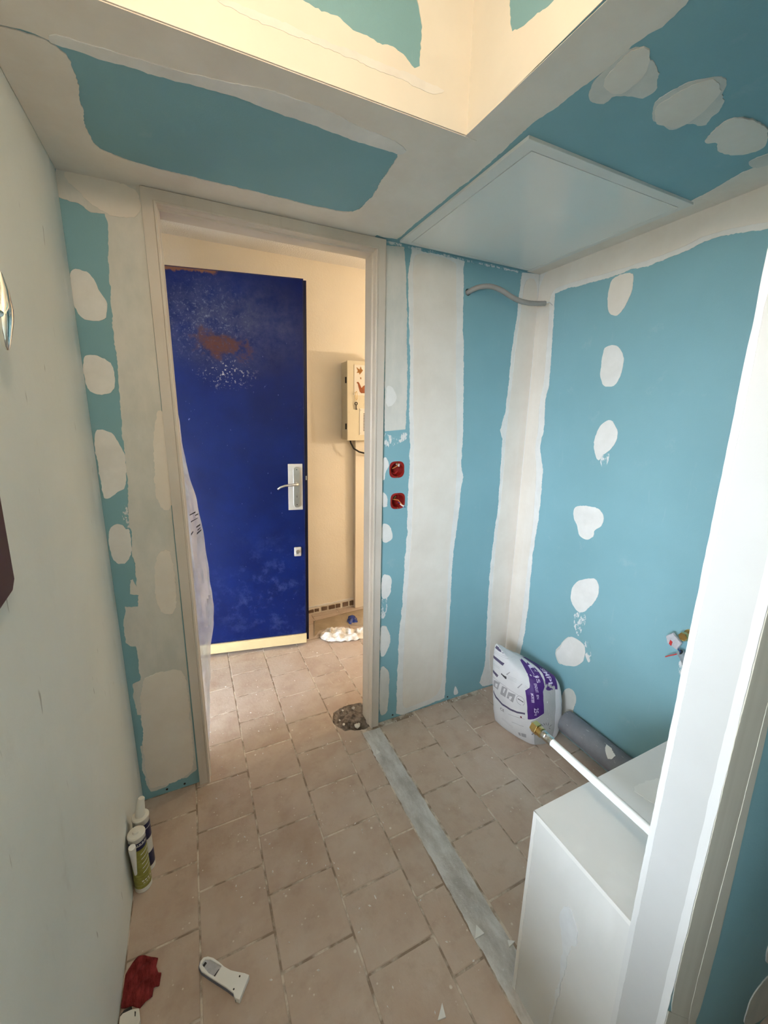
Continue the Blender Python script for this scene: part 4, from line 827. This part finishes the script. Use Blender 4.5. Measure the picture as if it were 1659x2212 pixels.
# ------------------------------------------------------------------ plumbing: drain pipe, white supply pipe, wall outlet
dp = thing('drain_pipe', (XR - .052, .85, .13), 'thick grey plastic drain pipe running along the right wall', 'drain pipe')
PX_, PZ_, PR_ = XR - .0535, .128, .052
MB().tube([(PX_, 1.088, PZ_), (PX_, YE + .001, PZ_)], PR_, 40).obj('tube', 'pvc', dp, smooth=True)
MB().tube([(PX_, 1.096, PZ_), (PX_, 1.087, PZ_)], PR_ - .001, 40).obj('end_cap', 'pvc', dp, bevel=.002)
def on_pipe(u, v, h):       # u along y, v height -> wrapped on the pipe
    c = max(-.98, min(.98, (v - PZ_) / PR_)); s = math.sqrt(1 - c * c); return (PX_ - (PR_ + h) * s, u, PZ_ + (PR_ + h) * c)
def pipe_mark(pts, m='putty'):
    MB().prism(ragged(pts, .004, .0008, 77), on_pipe, .0001, .0009).obj('plaster_splash', m, dp)
pipe_mark([(0.897,0.186),(0.885,0.194),(0.86,0.178),(0.836,0.174),(0.839,0.161),(0.851,0.153),(0.874,0.168)])
pipe_mark([(0.821,0.258),(0.814,0.263),(0.813,0.257),(0.82,0.253)])
pipe_mark([(1.104,0.207),(1.086,0.233),(1.081,0.226),(1.094,0.205)])

wp = thing('water_pipe', (.812, .5, .66), 'white water pipe with brass end fitting sticking out over the boxing', 'water pipe')
WX, WZ = .812, .660
MB().tube([(WX, YP + .0005, WZ), (WX, .632, WZ)], .0098, 24).obj('tube', 'whitepipe', wp, smooth=True)
MB().tube([(WX, .628, WZ), (WX, .632, WZ), (WX, .636, WZ), (WX, .646, WZ), (WX, .648, WZ), (WX, .650, WZ), (WX, .659, WZ), (WX, .662, WZ)], [.0112, .0122, .0118, .0118, .0108, .0120, .0120, .0112], 24).obj('crimp_sleeve', 'crimp', wp, smooth=True)
MB().tube([(WX, .662, WZ), (WX, .664, WZ), (WX, .674, WZ), (WX, .676, WZ)], [.0118, .0138, .0138, .0118], 24).obj('brass_body', 'brass', wp, smooth=True)
MB().tube([(WX, .676, WZ), (WX, .6775, WZ), (WX, .694, WZ), (WX, .6955, WZ)], [.0150, .0165, .0165, .0150], 6).obj('hex_nut', 'brass', wp)
MB().tube([(WX, .6957, WZ), (WX, .6965, WZ)], .0095, 16).obj('opening', 'black', wp)

wo = thing('brass_outlet', (XR, .70, .767), 'brass water outlet fitting on the right wall beside the partition', 'brass fitting')
OX = XR
MB().tube([(OX, .700, .770), (OX - .006, .700, .770)], .020, 20).obj('collar', 'brass', wo, bevel=.001)
MB().tube([(OX - .005, .698, .768), (OX - .040, .702, .770)], .0105, 18).obj('body', 'brass', wo, smooth=True)
MB().tube([(OX - .022, .700, .769), (OX - .024, .700, .769), (OX - .042, .703, .771), (OX - .044, .703, .771)], [.0140, .0155, .0155, .0140], 6).obj('hex_nut', 'brass', wo)
cb = thing('cable_stub', (XR, .70, .70), 'grey conduit stub with taped wires below the brass outlet', 'cables')
MB().tube([(OX + .0, .688, .640), (OX - .014, .690, .668), (OX - .026, .697, .692), (OX - .036, .704, .708)], [.0130, .0130, .0126, .0124], 16).obj('sleeve', 'greycond', cb, smooth=True)
MB().tube([(OX - .0355, .7035, .7075), (OX - .0365, .7045, .7085)], .0105, 14).obj('bore', 'black', cb)
MB().tube([(OX - .034, .703, .706), (OX - .040, .711, .716), (OX - .040, .722, .726), (OX - .038, .734, .736)], .0016, 6).obj('wire', 'wiregreen', cb, smooth=True)
MB().tube([(OX - .034, .702, .706), (OX - .041, .709, .718), (OX - .041, .714, .732)], .0016, 6).obj('wire', 'wireblue', cb, smooth=True)
MB().tube([(OX - .034, .705, .704), (OX - .040, .720, .690), (OX - .038, .734, .678), (OX - .034, .748, .664)], .0021, 6).obj('wire', 'wirered', cb, smooth=True)
tp = ragged([(.702, .744), (.734, .770), (.752, .748), (.742, .724), (.712, .716)], .006, .0015, 8)
MB().prism(tp, lambda u, v, h: (OX - .036 - h, u, v), 0, .011).obj('tape_wrap', 'tape', cb, bevel=.002)
MB().prism([(.728, .738), (.736, .742), (.738, .726), (.730, .722)], lambda u, v, h: (OX - .047 - h, u, v), 0, .002).obj('wire_end', 'wirered', cb)

# ------------------------------------------------------------------ sack of plaster
def sack():
    t = thing('plaster_sack', (1.38, 1.24, 0), 'white and purple paper sack of plaster standing against the right wall', 'sack')
    # corner positions FL, FR, BR, BL at several heights
    L_ = [(.000, [(1.295, 1.335), (1.345, 1.160), (1.440, 1.130), (1.415, 1.360)]),
          (.012, [(1.283, 1.348), (1.335, 1.145), (1.456, 1.116), (1.428, 1.375)]),
          (.060, [(1.273, 1.356), (1.324, 1.134), (1.472, 1.102), (1.440, 1.388)]),
          (.130, [(1.269, 1.364), (1.318, 1.132), (1.480, 1.098), (1.446, 1.396)]),
          (.210, [(1.271, 1.378), (1.317, 1.140), (1.480, 1.104), (1.446, 1.402)]),
          (.270, [(1.278, 1.392), (1.319, 1.153), (1.477, 1.118), (1.443, 1.404)]),
          (.310, [(1.287, 1.402), (1.326, 1.168), (1.471, 1.133), (1.436, 1.400)]),
          (.335, [(1.298, 1.410), (1.342, 1.190), (1.457, 1.152), (1.425, 1.392)]),
          (.345, [(1.335, 1.400), (1.375, 1.225), (1.425, 1.190), (1.400, 1.380)])]
    NS = 20; rings = []; zs = [0, .004, .012, .03, .05, .07, .09, .11, .13, .15, .17, .19, .21, .23, .25, .27, .285, .30, .312, .322, .330, .337, .342, .345]
    for z in zs:
        for k in range(len(L_) - 1):
            if L_[k][0] <= z <= L_[k + 1][0] + 1e-9:
                f = (z - L_[k][0]) / (L_[k + 1][0] - L_[k][0]); cs = [Vector(a).lerp(Vector(b), f) for a, b in zip(L_[k][1], L_[k + 1][1])]; break
        pts = []; c0 = sum(cs, Vector((0, 0))) / 4
        for i in range(4):
            a, b = cs[i], cs[(i + 1) % 4]; d = (b - a); nn = Vector((d.y, -d.x)).normalized()
            if nn.dot((a + b) / 2 - c0) < 0: nn = -nn
            bul = .010 if i in (0, 2) else .007
            for j in range(NS): s = j / NS; pts.append(a.lerp(b, s) + nn * bul * math.sin(math.pi * s))
        for _ in range(7): pts = [(pts[i - 1] + pts[i] * 2 + pts[(i + 1) % len(pts)]) / 4 for i in range(len(pts))]
        ring = []
        for p in pts:
            zz = z
            # the top rises towards the far left corner
            up = max(0, min(1, (p.y - 1.17) / .22)) * max(0, min(1, (1.42 - p.x) / .11)); lift = up ** 1.6 * .068 * max(0, (z - .10) / .245)
            wob = .0035 * noise.noise(Vector((p.x * 30, p.y * 30, z * 22))) + .0022 * noise.noise(Vector((p.x * 70, p.y * 70, z * 60)))
            if z < .02: wob *= .2
            dv = (p - c0).normalized(); ring.append((p.x + dv.x * wob, p.y + dv.y * wob, zz + lift))
        rings.append(ring)
    n = len(rings[0]); vs = [p for r in rings for p in r]; fs = []
    for k in range(len(rings) - 1):
        for i in range(n): fs.append((k * n + i, k * n + (i + 1) % n, (k + 1) * n + (i + 1) % n, (k + 1) * n + i))
    # close top and bottom with a shrinking fan
    for kk, base in ((len(rings) - 1, 1), (0, 0)):
        c = Vector((0, 0, 0))
        for p in rings[kk]: c += Vector(p) / n
        ci = len(vs); vs.append(tuple(c + Vector((0, 0, .004 if base else 0))))
        for i in range(n): fs.append((kk * n + i, kk * n + (i + 1) % n, ci))
    body = MB().add(vs, fs).obj('paper_body', 'sack', t, smooth=True)
    bvh = BVHTree.FromPolygons([Vector(v) for v in vs], fs)
    fA, fB = Vector((1.272, 1.352, 0)), Vector((1.325, 1.147, 0)); fd_ = (fB - fA).normalized(); fn = fd_.cross(Vector((0, 0, 1)))
    sA, sB = Vector((1.325, 1.147, 0)), Vector((1.465, 1.11, 0)); sd_ = (sB - sA).normalized(); sn = sd_.cross(Vector((0, 0, 1)))
    if fn.x > 0: fn = -fn
    if sn.y > 0: sn = -sn
    def where(pl, u, v):
        if pl == 'f': return fA + fd_ * u + Vector((0, 0, v)) + fn * .2, -fn
        if pl == 's': return sA + sd_ * u + Vector((0, 0, v)) + sn * .2, -sn
        return Vector((u, v, .8)), Vector((0, 0, -1))
    def stick(name, v2, f2, pl, m, off=.0007, cutlen=.008):
        bm = bmesh.new(); vv = [bm.verts.new((x, y, 0)) for x, y in v2]
        for f in f2:
            try: bm.faces.new([vv[i] for i in f])
            except ValueError: pass
        bmesh.ops.triangulate(bm, faces=bm.faces)
        for _ in range(5):
            es = [e_ for e_ in bm.edges if e_.calc_length() > cutlen]
            if not es: break
            bmesh.ops.subdivide_edges(bm, edges=es, cuts=1); bmesh.ops.triangulate(bm, faces=bm.faces)
        b = MB(); ok = True; out = []
        for v in bm.verts:
            o_, d_ = where(pl, v.co.x, v.co.y); h = bvh.ray_cast(o_, d_)
            if h[0] is None or (pl == 't' and h[0].z < .285): out.append(None); continue
            out.append(h[0] - d_ * off)
        bm.verts.index_update(); b.v = [tuple(p) if p else (1.4, 1.25, .1) for p in out]
        b.f = [tuple(v.index for v in f.verts) for f in bm.faces if all(out[v.index] is not None for v in f.verts)]
        bm.free()
        # where part of the print falls off the sack, keep only its largest connected piece
        lead = list(range(len(b.v)))
        def root(i):
            while lead[i] != i: lead[i] = lead[lead[i]]; i = lead[i]
            return i
        if name != 'lettering':
            for f in b.f:
                for k in f[1:]: lead[root(k)] = root(f[0])
            cnt = {}
            for f in b.f: cnt[root(f[0])] = cnt.get(root(f[0]), 0) + 1
            if cnt: best = max(cnt, key=cnt.get); b.f = [f for f in b.f if root(f[0]) == best]
        used = sorted({i for f in b.f for i in f}); mp = {i: k for k, i in enumerate(used)}; b.v = [b.v[i] for i in used]; b.f = [tuple(mp[i] for i in f) for f in b.f]
        if b.f: return b.obj(name, m, t)
    def poly(pts, pl, m, name='print', off=.0007): stick(name, pts, [tuple(range(len(pts)))], pl, m, off)
    def text(txt, org, dx, dy, hgt, pl, m, bold=0., length=None, off=.0026):
        v2, f2 = text_mesh(txt, 1., bold); H = max(v[1] for v in v2); Wd = max(v[0] for v in v2); s = hgt / H; sx = (length / Wd) if length else s
        stick('lettering', [(org[0] + x * sx * dx[0] + y * s * dy[0], org[1] + x * sx * dx[1] + y * s * dy[1]) for x, y in v2], f2, pl, m, off, .012)
    Z6 = None
    # grey side, purple wrap-round band
    poly([(0.0487,0.3404),(0.0656,0.3203),(0.107,0.3063),(0.1082,0.2724),(0.1065,0.2262),(0.1066,0.1635),(0.1092,0.0673),(0.1094,0.0021),(0.0262,0.0147),(-0.0085,0.1444),(0.0454,0.1905),(0.0432,0.2864)], 's', 'sackside', 'side_panel', .0006)
    poly([(0.025,0.382),(0.041,0.3563),(0.0553,0.3457),(0.0541,0.3065),(0.0436,0.2879),(0.0445,0.2495),(0.0467,0.1918),(0.0096,0.1671),(-0.018,0.1504),(-0.0221,0.2179),(-0.0257,0.2796),(-0.0105,0.299),(-0.0031,0.3373),(0.01,0.3747)], 's', 'purple', 'purple_band', .0016)
    poly([(1.413,1.326),(1.462,1.321),(1.466,1.298),(1.463,1.22),(1.454,1.159),(1.443,1.122),(1.407,1.084),(1.389,1.09),(1.383,1.135),(1.405,1.186),(1.409,1.223),(1.413,1.283)], 't', 'purple', 'purple_band', .0016)
    # bars on the broad face
    for q in ([(-0.0178,0.4269),(-0.0136,0.4397),(0.0679,0.4336),(0.064,0.4217)], [(-0.0335,0.386),(-0.0322,0.3976),(0.0499,0.3891),(0.0453,0.3767)], [(-0.0343,0.337),(-0.0326,0.3496),(0.0384,0.3459),(0.0332,0.3317)], [(-0.0252,0.2677),(-0.0257,0.2807),(0.0187,0.2742),(0.0125,0.2604)]):
        poly(q, 'f', 'violetgrey')
    arc = [(-0.0027,0.1803),(0.0198,0.1604),(0.0613,0.1494),(0.1067,0.1517),(0.1438,0.1592),(0.1821,0.1736),(0.183,0.1653),(0.1448,0.1501),(0.1077,0.1419),(0.0605,0.1397),(0.0174,0.1496),(-0.0024,0.1698)]
    stick('print', arc, [(i, i + 1, 11 - i - 1, 11 - i) for i in range(5)], 'f', 'violetgrey')
    for q in ([(-0.0027,0.2367),(0.034,0.2429),(0.0262,0.2007),(-0.0031,0.2034)], [(0.048,0.2363),(0.0804,0.239),(0.0738,0.1898),(0.0441,0.1899)], [(0.0878,0.2289),(0.1252,0.2352),(0.1186,0.1914),(0.0817,0.193)]):
        poly(q, 'f', 'greyprint')
    for q in ([(0.0085,0.2266),(0.0219,0.2294),(0.0204,0.2088),(0.0085,0.2085)], [(0.0601,0.2303),(0.0696,0.2327),(0.064,0.2067),(0.0575,0.2061)], [(0.0973,0.2137),(0.1113,0.2173),(0.1055,0.1962),(0.0929,0.1933)]):
        poly(q, 'f', 'sack', 'print', .0012)
    poly([(0.0314,0.2884),(0.0341,0.2947),(0.0637,0.2934),(0.0664,0.2822),(0.0602,0.2793)], 'f', 'darkprint'); poly([(0.0375,0.2934),(0.0449,0.3022),(0.0616,0.2986),(0.0606,0.2923)], 'f', 'sack', 'print', .0012)
    poly([(0.0595,0.3038),(0.0753,0.3236),(0.0786,0.3223),(0.0647,0.3003)], 'f', 'greyprint'); poly([(0.1275,0.2729),(0.1445,0.3014),(0.1477,0.3001),(0.1337,0.2733)], 'f', 'greyprint')
    for a, c in (([(-0.0156,0.4146),(0.0521,0.4133)], 2), ([(-0.0322,0.3712),(0.0719,0.3736)], 2), ([(0.0791,0.3649),(0.2124,0.3553)], 1), ([(0.0935,0.4095),(0.2015,0.4029)], 1), ([(0.0974,0.4023),(0.215,0.3836)], 1), ([(-0.0252,0.313),(0.019,0.3138)], 2), ([(0.0693,0.3029),(0.1166,0.3042)], 3), ([(-0.0156,0.246),(0.1388,0.2386)], 1), ([(0.16,0.298),(0.1784,0.2933)], 2), ([(0.0625,0.067),(0.1285,0.0614)], 2), ([(0.0976,0.1132),(0.1827,0.1397)], 1), ([(0.1201,0.082),(0.1811,0.0971)], 1)):
        for k in range(c):
            p, q = Vector(a[0]) - Vector((0, .0065 * k)), Vector(a[1]) - Vector((0, .0065 * k)); poly([(p.x, p.y), (q.x, q.y), (q.x, q.y + .0018), (p.x, p.y + .0018)], 'f', 'lightprint' if c > 1 else 'greyprint')
    for q in ([(0.1553,0.047),(0.1658,0.051),(0.1693,0.0322),(0.1587,0.0296)], [(0.1703,0.0525),(0.1952,0.0635),(0.1959,0.0429),(0.1723,0.0334)]): poly(q, 'f', 'greyprint')
    c = [(0.1657,0.1414)][0]; poly([(c[0] + .0045 * math.cos(a), c[1] + .0045 * math.sin(a)) for a in [2 * math.pi * k / 12 for k in range(12)]], 'f', 'redprint')
    p, q = [(0.0534,0.1096),(0.0799,0.11)]; dd = (Vector(q) - Vector(p)).normalized(); text('CE', p, dd, Vector((-dd.y, dd.x)), .014, 'f', 'darkprint')
    cc, rr = [(0.1529,0.2205),(0.1729,0.2327)]; R0 = abs(rr[0] - cc[0]) * 1.1
    ring = [(cc[0] + R0 * math.cos(a), cc[1] + R0 * math.sin(a)) for a in [2 * math.pi * k / 24 for k in range(24)]] + [(cc[0] + R0 * .9 * math.cos(a), cc[1] + R0 * .9 * math.sin(a)) for a in [2 * math.pi * k / 24 for k in range(24)]]
    stick('print', ring, [(i, (i + 1) % 24, 24 + (i + 1) % 24, 24 + i) for i in range(24)], 'f', 'greyprint')
    poly([(cc[0] - R0 * .7, cc[1] - .001), (cc[0] + R0 * .7, cc[1] - .001), (cc[0] + R0 * .7, cc[1] + .003), (cc[0] - R0 * .7, cc[1] + .003)], 'f', 'darkprint')
    # lettering that reads downwards on the side
    dn = Vector((0.06, -1)).normalized(); rt = Vector((1, .06)).normalized()
    p, q = [(-0.0031,0.1484),(0.0045,0.0776)]; text('siniat', p, dn, rt, .022, 's', 'darkprint', 0., abs(q[1] - p[1]))
    p, q = [(-0.0001,0.2166),(0.0024,0.193)]; text('25', p, dn, rt, .019, 's', 'lilac', .01, abs(q[1] - p[1]))
    p, q = [(0.0028,0.1898),(0.0038,0.1803)]; text('kg', p, dn, rt, .012, 's', 'lilac', 0., abs(q[1] - p[1]))
    p, q = [(-0.0113,0.2793),(-0.0069,0.239)]; text('MORTIER', p, dn, rt, .010, 's', 'lilac', .01, abs(q[1] - p[1]))
    p, q = [(0.0108,0.2766),(0.0127,0.2596)]; text('EN', p, dn, rt, .010, 's', 'lilac', .01, abs(q[1] - p[1]))
    p, q = [(0.0077,0.318),(0.0026,0.2853)]; text('ENDUIT', p, dn, rt, .012, 's', 'lilac', .01, abs(q[1] - p[1]))
    p, q = [(0.0268,0.3669),(0.0218,0.3209)]; text('PLIS', p, (Vector(q) - Vector(p)).normalized(), rt, .016, 's', 'lilac', .015, (Vector(q) - Vector(p)).length)
    p, q = [(1.416,1.215),(1.397,1.111)]; dd = (Vector(q) - Vector(p)).normalized(); text('SIMPLIS', p, dd, Vector((-dd.y, dd.x)), .022, 't', 'lilac', .015, (Vector(q) - Vector(p)).length)
    for q0, q1 in (((960,1550),(1030,1600)), ((1020,1535),(1050,1590)), ((1060,1530),(1070,1590)), ((1105,1530),(1085,1600)), ((1165,1570),(1105,1615)), ((1140,1645),(1100,1620)), ((985,1580),(1010,1605))): pass
    for a in [(0.0301,0.1423),(0.0515,0.1235),(0.0461,0.1448),(0.0572,0.1259),(0.0595,0.1452),(0.0641,0.1256),(0.0731,0.1433),(0.0704,0.1225),(0.0937,0.1288),(0.0761,0.1175),(0.0882,0.104),(0.0756,0.1144)][::2]: pass
    ry = [(0.0301,0.1423),(0.0515,0.1235),(0.0461,0.1448),(0.0572,0.1259),(0.0595,0.1452),(0.0641,0.1256),(0.0731,0.1433),(0.0704,0.1225),(0.0937,0.1288),(0.0761,0.1175),(0.0882,0.104),(0.0756,0.1144)]
    for k in range(0, 12, 2):
        a, b_ = Vector(ry[k]), Vector(ry[k + 1]); d = (b_ - a).normalized(); nn = Vector((-d.y, d.x)) * .0013; poly([tuple(a), tuple((a + b_) / 2 + nn), tuple(b_), tuple((a + b_) / 2 - nn)], 's', 'darkprint', 'logo_ray', .0013)
    return t
sack()

# ------------------------------------------------------------------ sealant cartridges by the left wall
def ring_lathe(b, cx_, cy_, prof_, n=28):
    vs = [(cx_ + r * math.cos(2 * math.pi * i / n), cy_ + r * math.sin(2 * math.pi * i / n), z) for r, z in prof_ for i in range(n)]; m = len(prof_)
    b.add(vs, [(k * n + i, k * n + (i + 1) % n, (k + 1) * n + (i + 1) % n, (k + 1) * n + i) for k in range(m - 1) for i in range(n)] + [tuple(reversed(range(n))), tuple(range((m - 1) * n, m * n))]); return b
def cartridge(x, y, label, bands):
    t = thing('sealant_cartridge', (x, y, 0), label, 'cartridge', 'sealant cartridges by the left wall'); R_ = .0240
    ring_lathe(MB(), x, y, [(R_ - .001, .0), (R_ + .0006, .002), (R_ + .0006, .014), (R_, .016), (R_, .205), (R_ + .0012, .207), (R_ + .0012, .2125), (R_ - .001, .215), (.010, .2165), (.0085, .222)]).obj('tube', 'whitedull', t, smooth=True)
    for z0, z1, m in bands:
        b = MB(); n = 28; vs = [(x + (R_ + .0005) * math.cos(2 * math.pi * i / n), y + (R_ + .0005) * math.sin(2 * math.pi * i / n), z) for z in (z0, z1) for i in range(n)]
        b.add(vs, [(i, (i + 1) % n, n + (i + 1) % n, n + i) for i in range(n)]); b.obj('label', m, t, smooth=True)
    return t
c1 = cartridge(-.2505, 1.236, 'white sealant cartridge with olive green label standing against the left wall', [(.018, .030, 'label_olive'), (.0305, .050, 'label_olive'), (.050, .168, 'label_olive'), (.168, .182, 'label_navy'), (.185, .196, 'label_navy')])
MB().tube([(-.259, 1.2005, .203), (-.2595, 1.202, .196), (-.2605, 1.2065, .15), (-.2615, 1.2105, .085)], [.0095, .0105, .0080, .0040], 18).obj('nozzle', 'white', c1, smooth=True)
for k in range(5):
    z = .075 + k * .018; b = MB(); n = 10; vs = []
    for zz in (0, .0035):
        for i in range(n): a = math.radians(-70 + 62 * i / (n - 1)); vs.append((-.2505 + .0248 * math.cos(a), 1.236 + .0248 * math.sin(a), z + zz + .010 * i / n))
    b.add(vs, [(i, i + 1, n + i + 1, n + i) for i in range(n - 1)]); b.obj('label_line', 'label_white', c1)
for k, (z, hh) in enumerate(((.036, .003), (.044, .005), (.187, .004))):
    b = MB(); n = 12; vs = []
    for zz in (0, hh):
        for i in range(n): a = math.radians(-85 + 70 * i / (n - 1)); vs.append((-.2505 + .0249 * math.cos(a), 1.236 + .0249 * math.sin(a), z + zz))
    b.add(vs, [(i, i + 1, n + i + 1, n + i) for i in range(0, n - 1) if (i + k) % 3]); b.obj('label_print', 'label_white', c1)
c2 = cartridge(-.2445, 1.296, 'white sealant cartridge with navy bands behind the olive green one', [(.020, .075, 'label_navy'), (.130, .172, 'label_navy'), (.175, .192, 'label_navy')])
MB().tube([(-.2445, 1.296, .216), (-.243, 1.297, .232), (-.238, 1.300, .262), (-.236, 1.301, .272), (-.2355, 1.3013, .2745)], [.0150, .0140, .0105, .0100, .0085], 18).obj('nozzle', 'whitedull', c2, smooth=True)

# ------------------------------------------------------------------ bits on the floor near the camera
tl = thing('plastic_holder', (-.04, .88, 0), 'white plastic holder with grey rim and two screw holes lying on the tiles', 'plastic holder')
out = [(-0.094,0.935),(-0.09,0.946),(-0.082,0.951),(-0.07,0.948),(-0.056,0.938),(-0.042,0.922),(-0.029,0.905),(-0.013,0.889),(0.006,0.876),(0.022,0.866),(0.034,0.856),(0.018,0.835),(0.003,0.815),(-0.008,0.824),(-0.011,0.837),(-0.027,0.856),(-0.048,0.878),(-0.069,0.9),(-0.088,0.921)]
cxx = sum(p[0] for p in out) / len(out); cyy = sum(p[1] for p in out) / len(out)
body = [(cxx + (x - cxx) * .96, cyy + (y - cyy) * .96) for x, y in out]
pk = [(-0.085,0.935),(-0.077,0.942),(-0.063,0.936),(-0.048,0.921),(-0.036,0.908),(-0.053,0.892),(-0.069,0.908)]
MB().prism([(x, y) for x, y in out[:10]] + out[13:], PL['floor'], .001, .014).obj('rim', 'greyrim', tl, bevel=.002)
MB().prism(body, PL['floor'], .003, .0185, [pk]).obj('shell', 'white', tl, bevel=.0012)
MB().prism(pk, PL['floor'], .003, .0150).obj('pocket', 'tape', tl)
MB().prism([(-0.084,0.932),(-0.076,0.938),(-0.072,0.933),(-0.081,0.926)], PL['floor'], .0151, .0156).obj('slot', 'dark', tl)
MB().prism([(-0.057,0.896),(-0.043,0.906),(-0.042,0.905),(-0.055,0.894)], PL['floor'], .0151, .0156).obj('slot', 'black', tl)
for q in [(0.007,0.865),(-0.01,0.845)]: MB().tube([(q[0], q[1], .0186), (q[0], q[1], .0190)], .0022, 10).obj('screw_hole', 'black', tl)
o = crumple('red_rag', [(-0.276,0.936),(-0.266,0.931),(-0.251,0.93),(-0.232,0.916),(-0.22,0.925),(-0.205,0.928),(-0.203,0.947),(-0.19,0.943),(-0.186,0.97),(-0.194,0.974),(-0.2,0.991),(-0.196,1.008),(-0.212,1.019),(-0.231,1.032),(-0.248,1.036),(-0.259,1.028),(-0.268,1.016),(-0.274,1.007),(-0.275,0.988),(-0.276,0.96)], .013, 'red', res=.0032, fs=26, seed=5, fall=.03)
setp(o, 'crumpled dark red rag on the floor against the left wall', 'rag')
cl = thing('white_connector', (-.245, .885, 0), 'small white plastic block with dark slots below the red rag', 'plastic block')
wbq = [(-0.275,0.913),(-0.269,0.917),(-0.25,0.916),(-0.233,0.911),(-0.228,0.886),(-0.233,0.874),(-0.275,0.893)]
MB().prism(wbq, PL['floor'], .001, .016).obj('body', 'whitedull', cl, bevel=.0015)
MB().prism([(-0.242,0.908),(-0.239,0.906),(-0.239,0.897),(-0.241,0.898)], PL['floor'], .0161, .0168).obj('slot', 'black', cl)
MB().prism([(-0.276,0.913),(-0.272,0.916),(-0.251,0.913),(-0.248,0.916),(-0.251,0.925),(-0.268,0.925),(-0.275,0.918)], PL['floor'], .001, .011).obj('cap', 'black', cl)
# chrome fitting and maroon board on the left wall
hk = thing('coat_hook', (XL, .85, 1.64), 'polished chrome tapered hook fixed on the left wall', 'hook')
lf = lambda d, y, z: (XL + d, y, z)
MB().tube([lf(.030, .893, 1.712), lf(.030, .892, 1.704), lf(.031, .887, 1.684), lf(.031, .876, 1.655), lf(.030, .872, 1.638), lf(.029, .871, 1.62), lf(.027, .875, 1.599), lf(.027, .876, 1.594)], [.0022, .0045, .0085, .0125, .0125, .0095, .0050, .0022], 18).obj('grip', 'chrome', hk, smooth=True)
MB().tube([lf(.0, .845, 1.645), lf(.020, .846, 1.645), lf(.030, .868, 1.645)], [.008, .0075, .007], 14).obj('stem', 'chrome', hk, smooth=True)
MB().tube([lf(.0, .845, 1.645), lf(.004, .845, 1.645)], .018, 24).obj('rose', 'chrome', hk, smooth=True)
mb = MB().prism([(.53, 1.25), (.56, 1.218), (.712, 1.218), (.772, 1.227), (.786, 1.241), (.793, 1.38), (.793, 1.54), (.76, 1.575), (.56, 1.575), (.53, 1.54)], PL['left'], .0, .012).obj('wall_plaque', 'maroon', None, bevel=.002, loc=(XL, .64, 1.4))
setp(mb, 'dark maroon board with cut corners hung on the left wall', 'plaque')

# ------------------------------------------------------------------ lamps (both out of the picture)
def lamp_mat(name, col, st):
    t = NT(name); t.b.inputs['Emission Color'].default_value = (*col, 1); t.b.inputs['Emission Strength'].default_value = st; return t.done((.9, .9, .9), .3)
def point(name, loc, power, col, r, parent):
    d = bpy.data.lights.new(name, 'POINT'); d.energy = power; d.color = col; d.shadow_soft_size = r
    o = bpy.data.objects.new(name, d); COL.objects.link(o); o.parent = parent; o.location = Vector(loc) - ORG[parent]; return o
BULB = (.05, .24, 2.22)
bl = thing('ceiling_bulb', (BULB[0], BULB[1], 2.5), 'bare bulb on a short flex in the raised ceiling', 'lamp')
MB().tube([(BULB[0], BULB[1], 2.499), (BULB[0], BULB[1], 2.29)], .003, 8).obj('flex', 'white', bl)
MB().tube([(BULB[0], BULB[1], 2.29), (BULB[0], BULB[1], 2.262)], .018, 16).obj('holder', 'white', bl, smooth=True)
point('bulb_light', (BULB[0], BULB[1], BULB[2]), 6.4, (1.0, .735, .50), .035, bl)
WLP = (2.35, 1.94, 1.50)
wl = thing('wall_lamp', (2.35, YJ + .01, 1.50), 'small warm wall lamp further along the hall', 'lamp')
MB().tube([(2.35, YJ + .004, 1.50), (2.35, YJ + .03, 1.50)], .05, 24).obj('base', 'white', wl, smooth=True)
MB().tube([(2.35, YJ + .02, 1.50), (2.35, 1.89, 1.50)], .008, 10).obj('arm', 'white', wl, smooth=True)
point('wall_lamp_light', WLP, 20, (1.0, .79, .57), .03, wl)
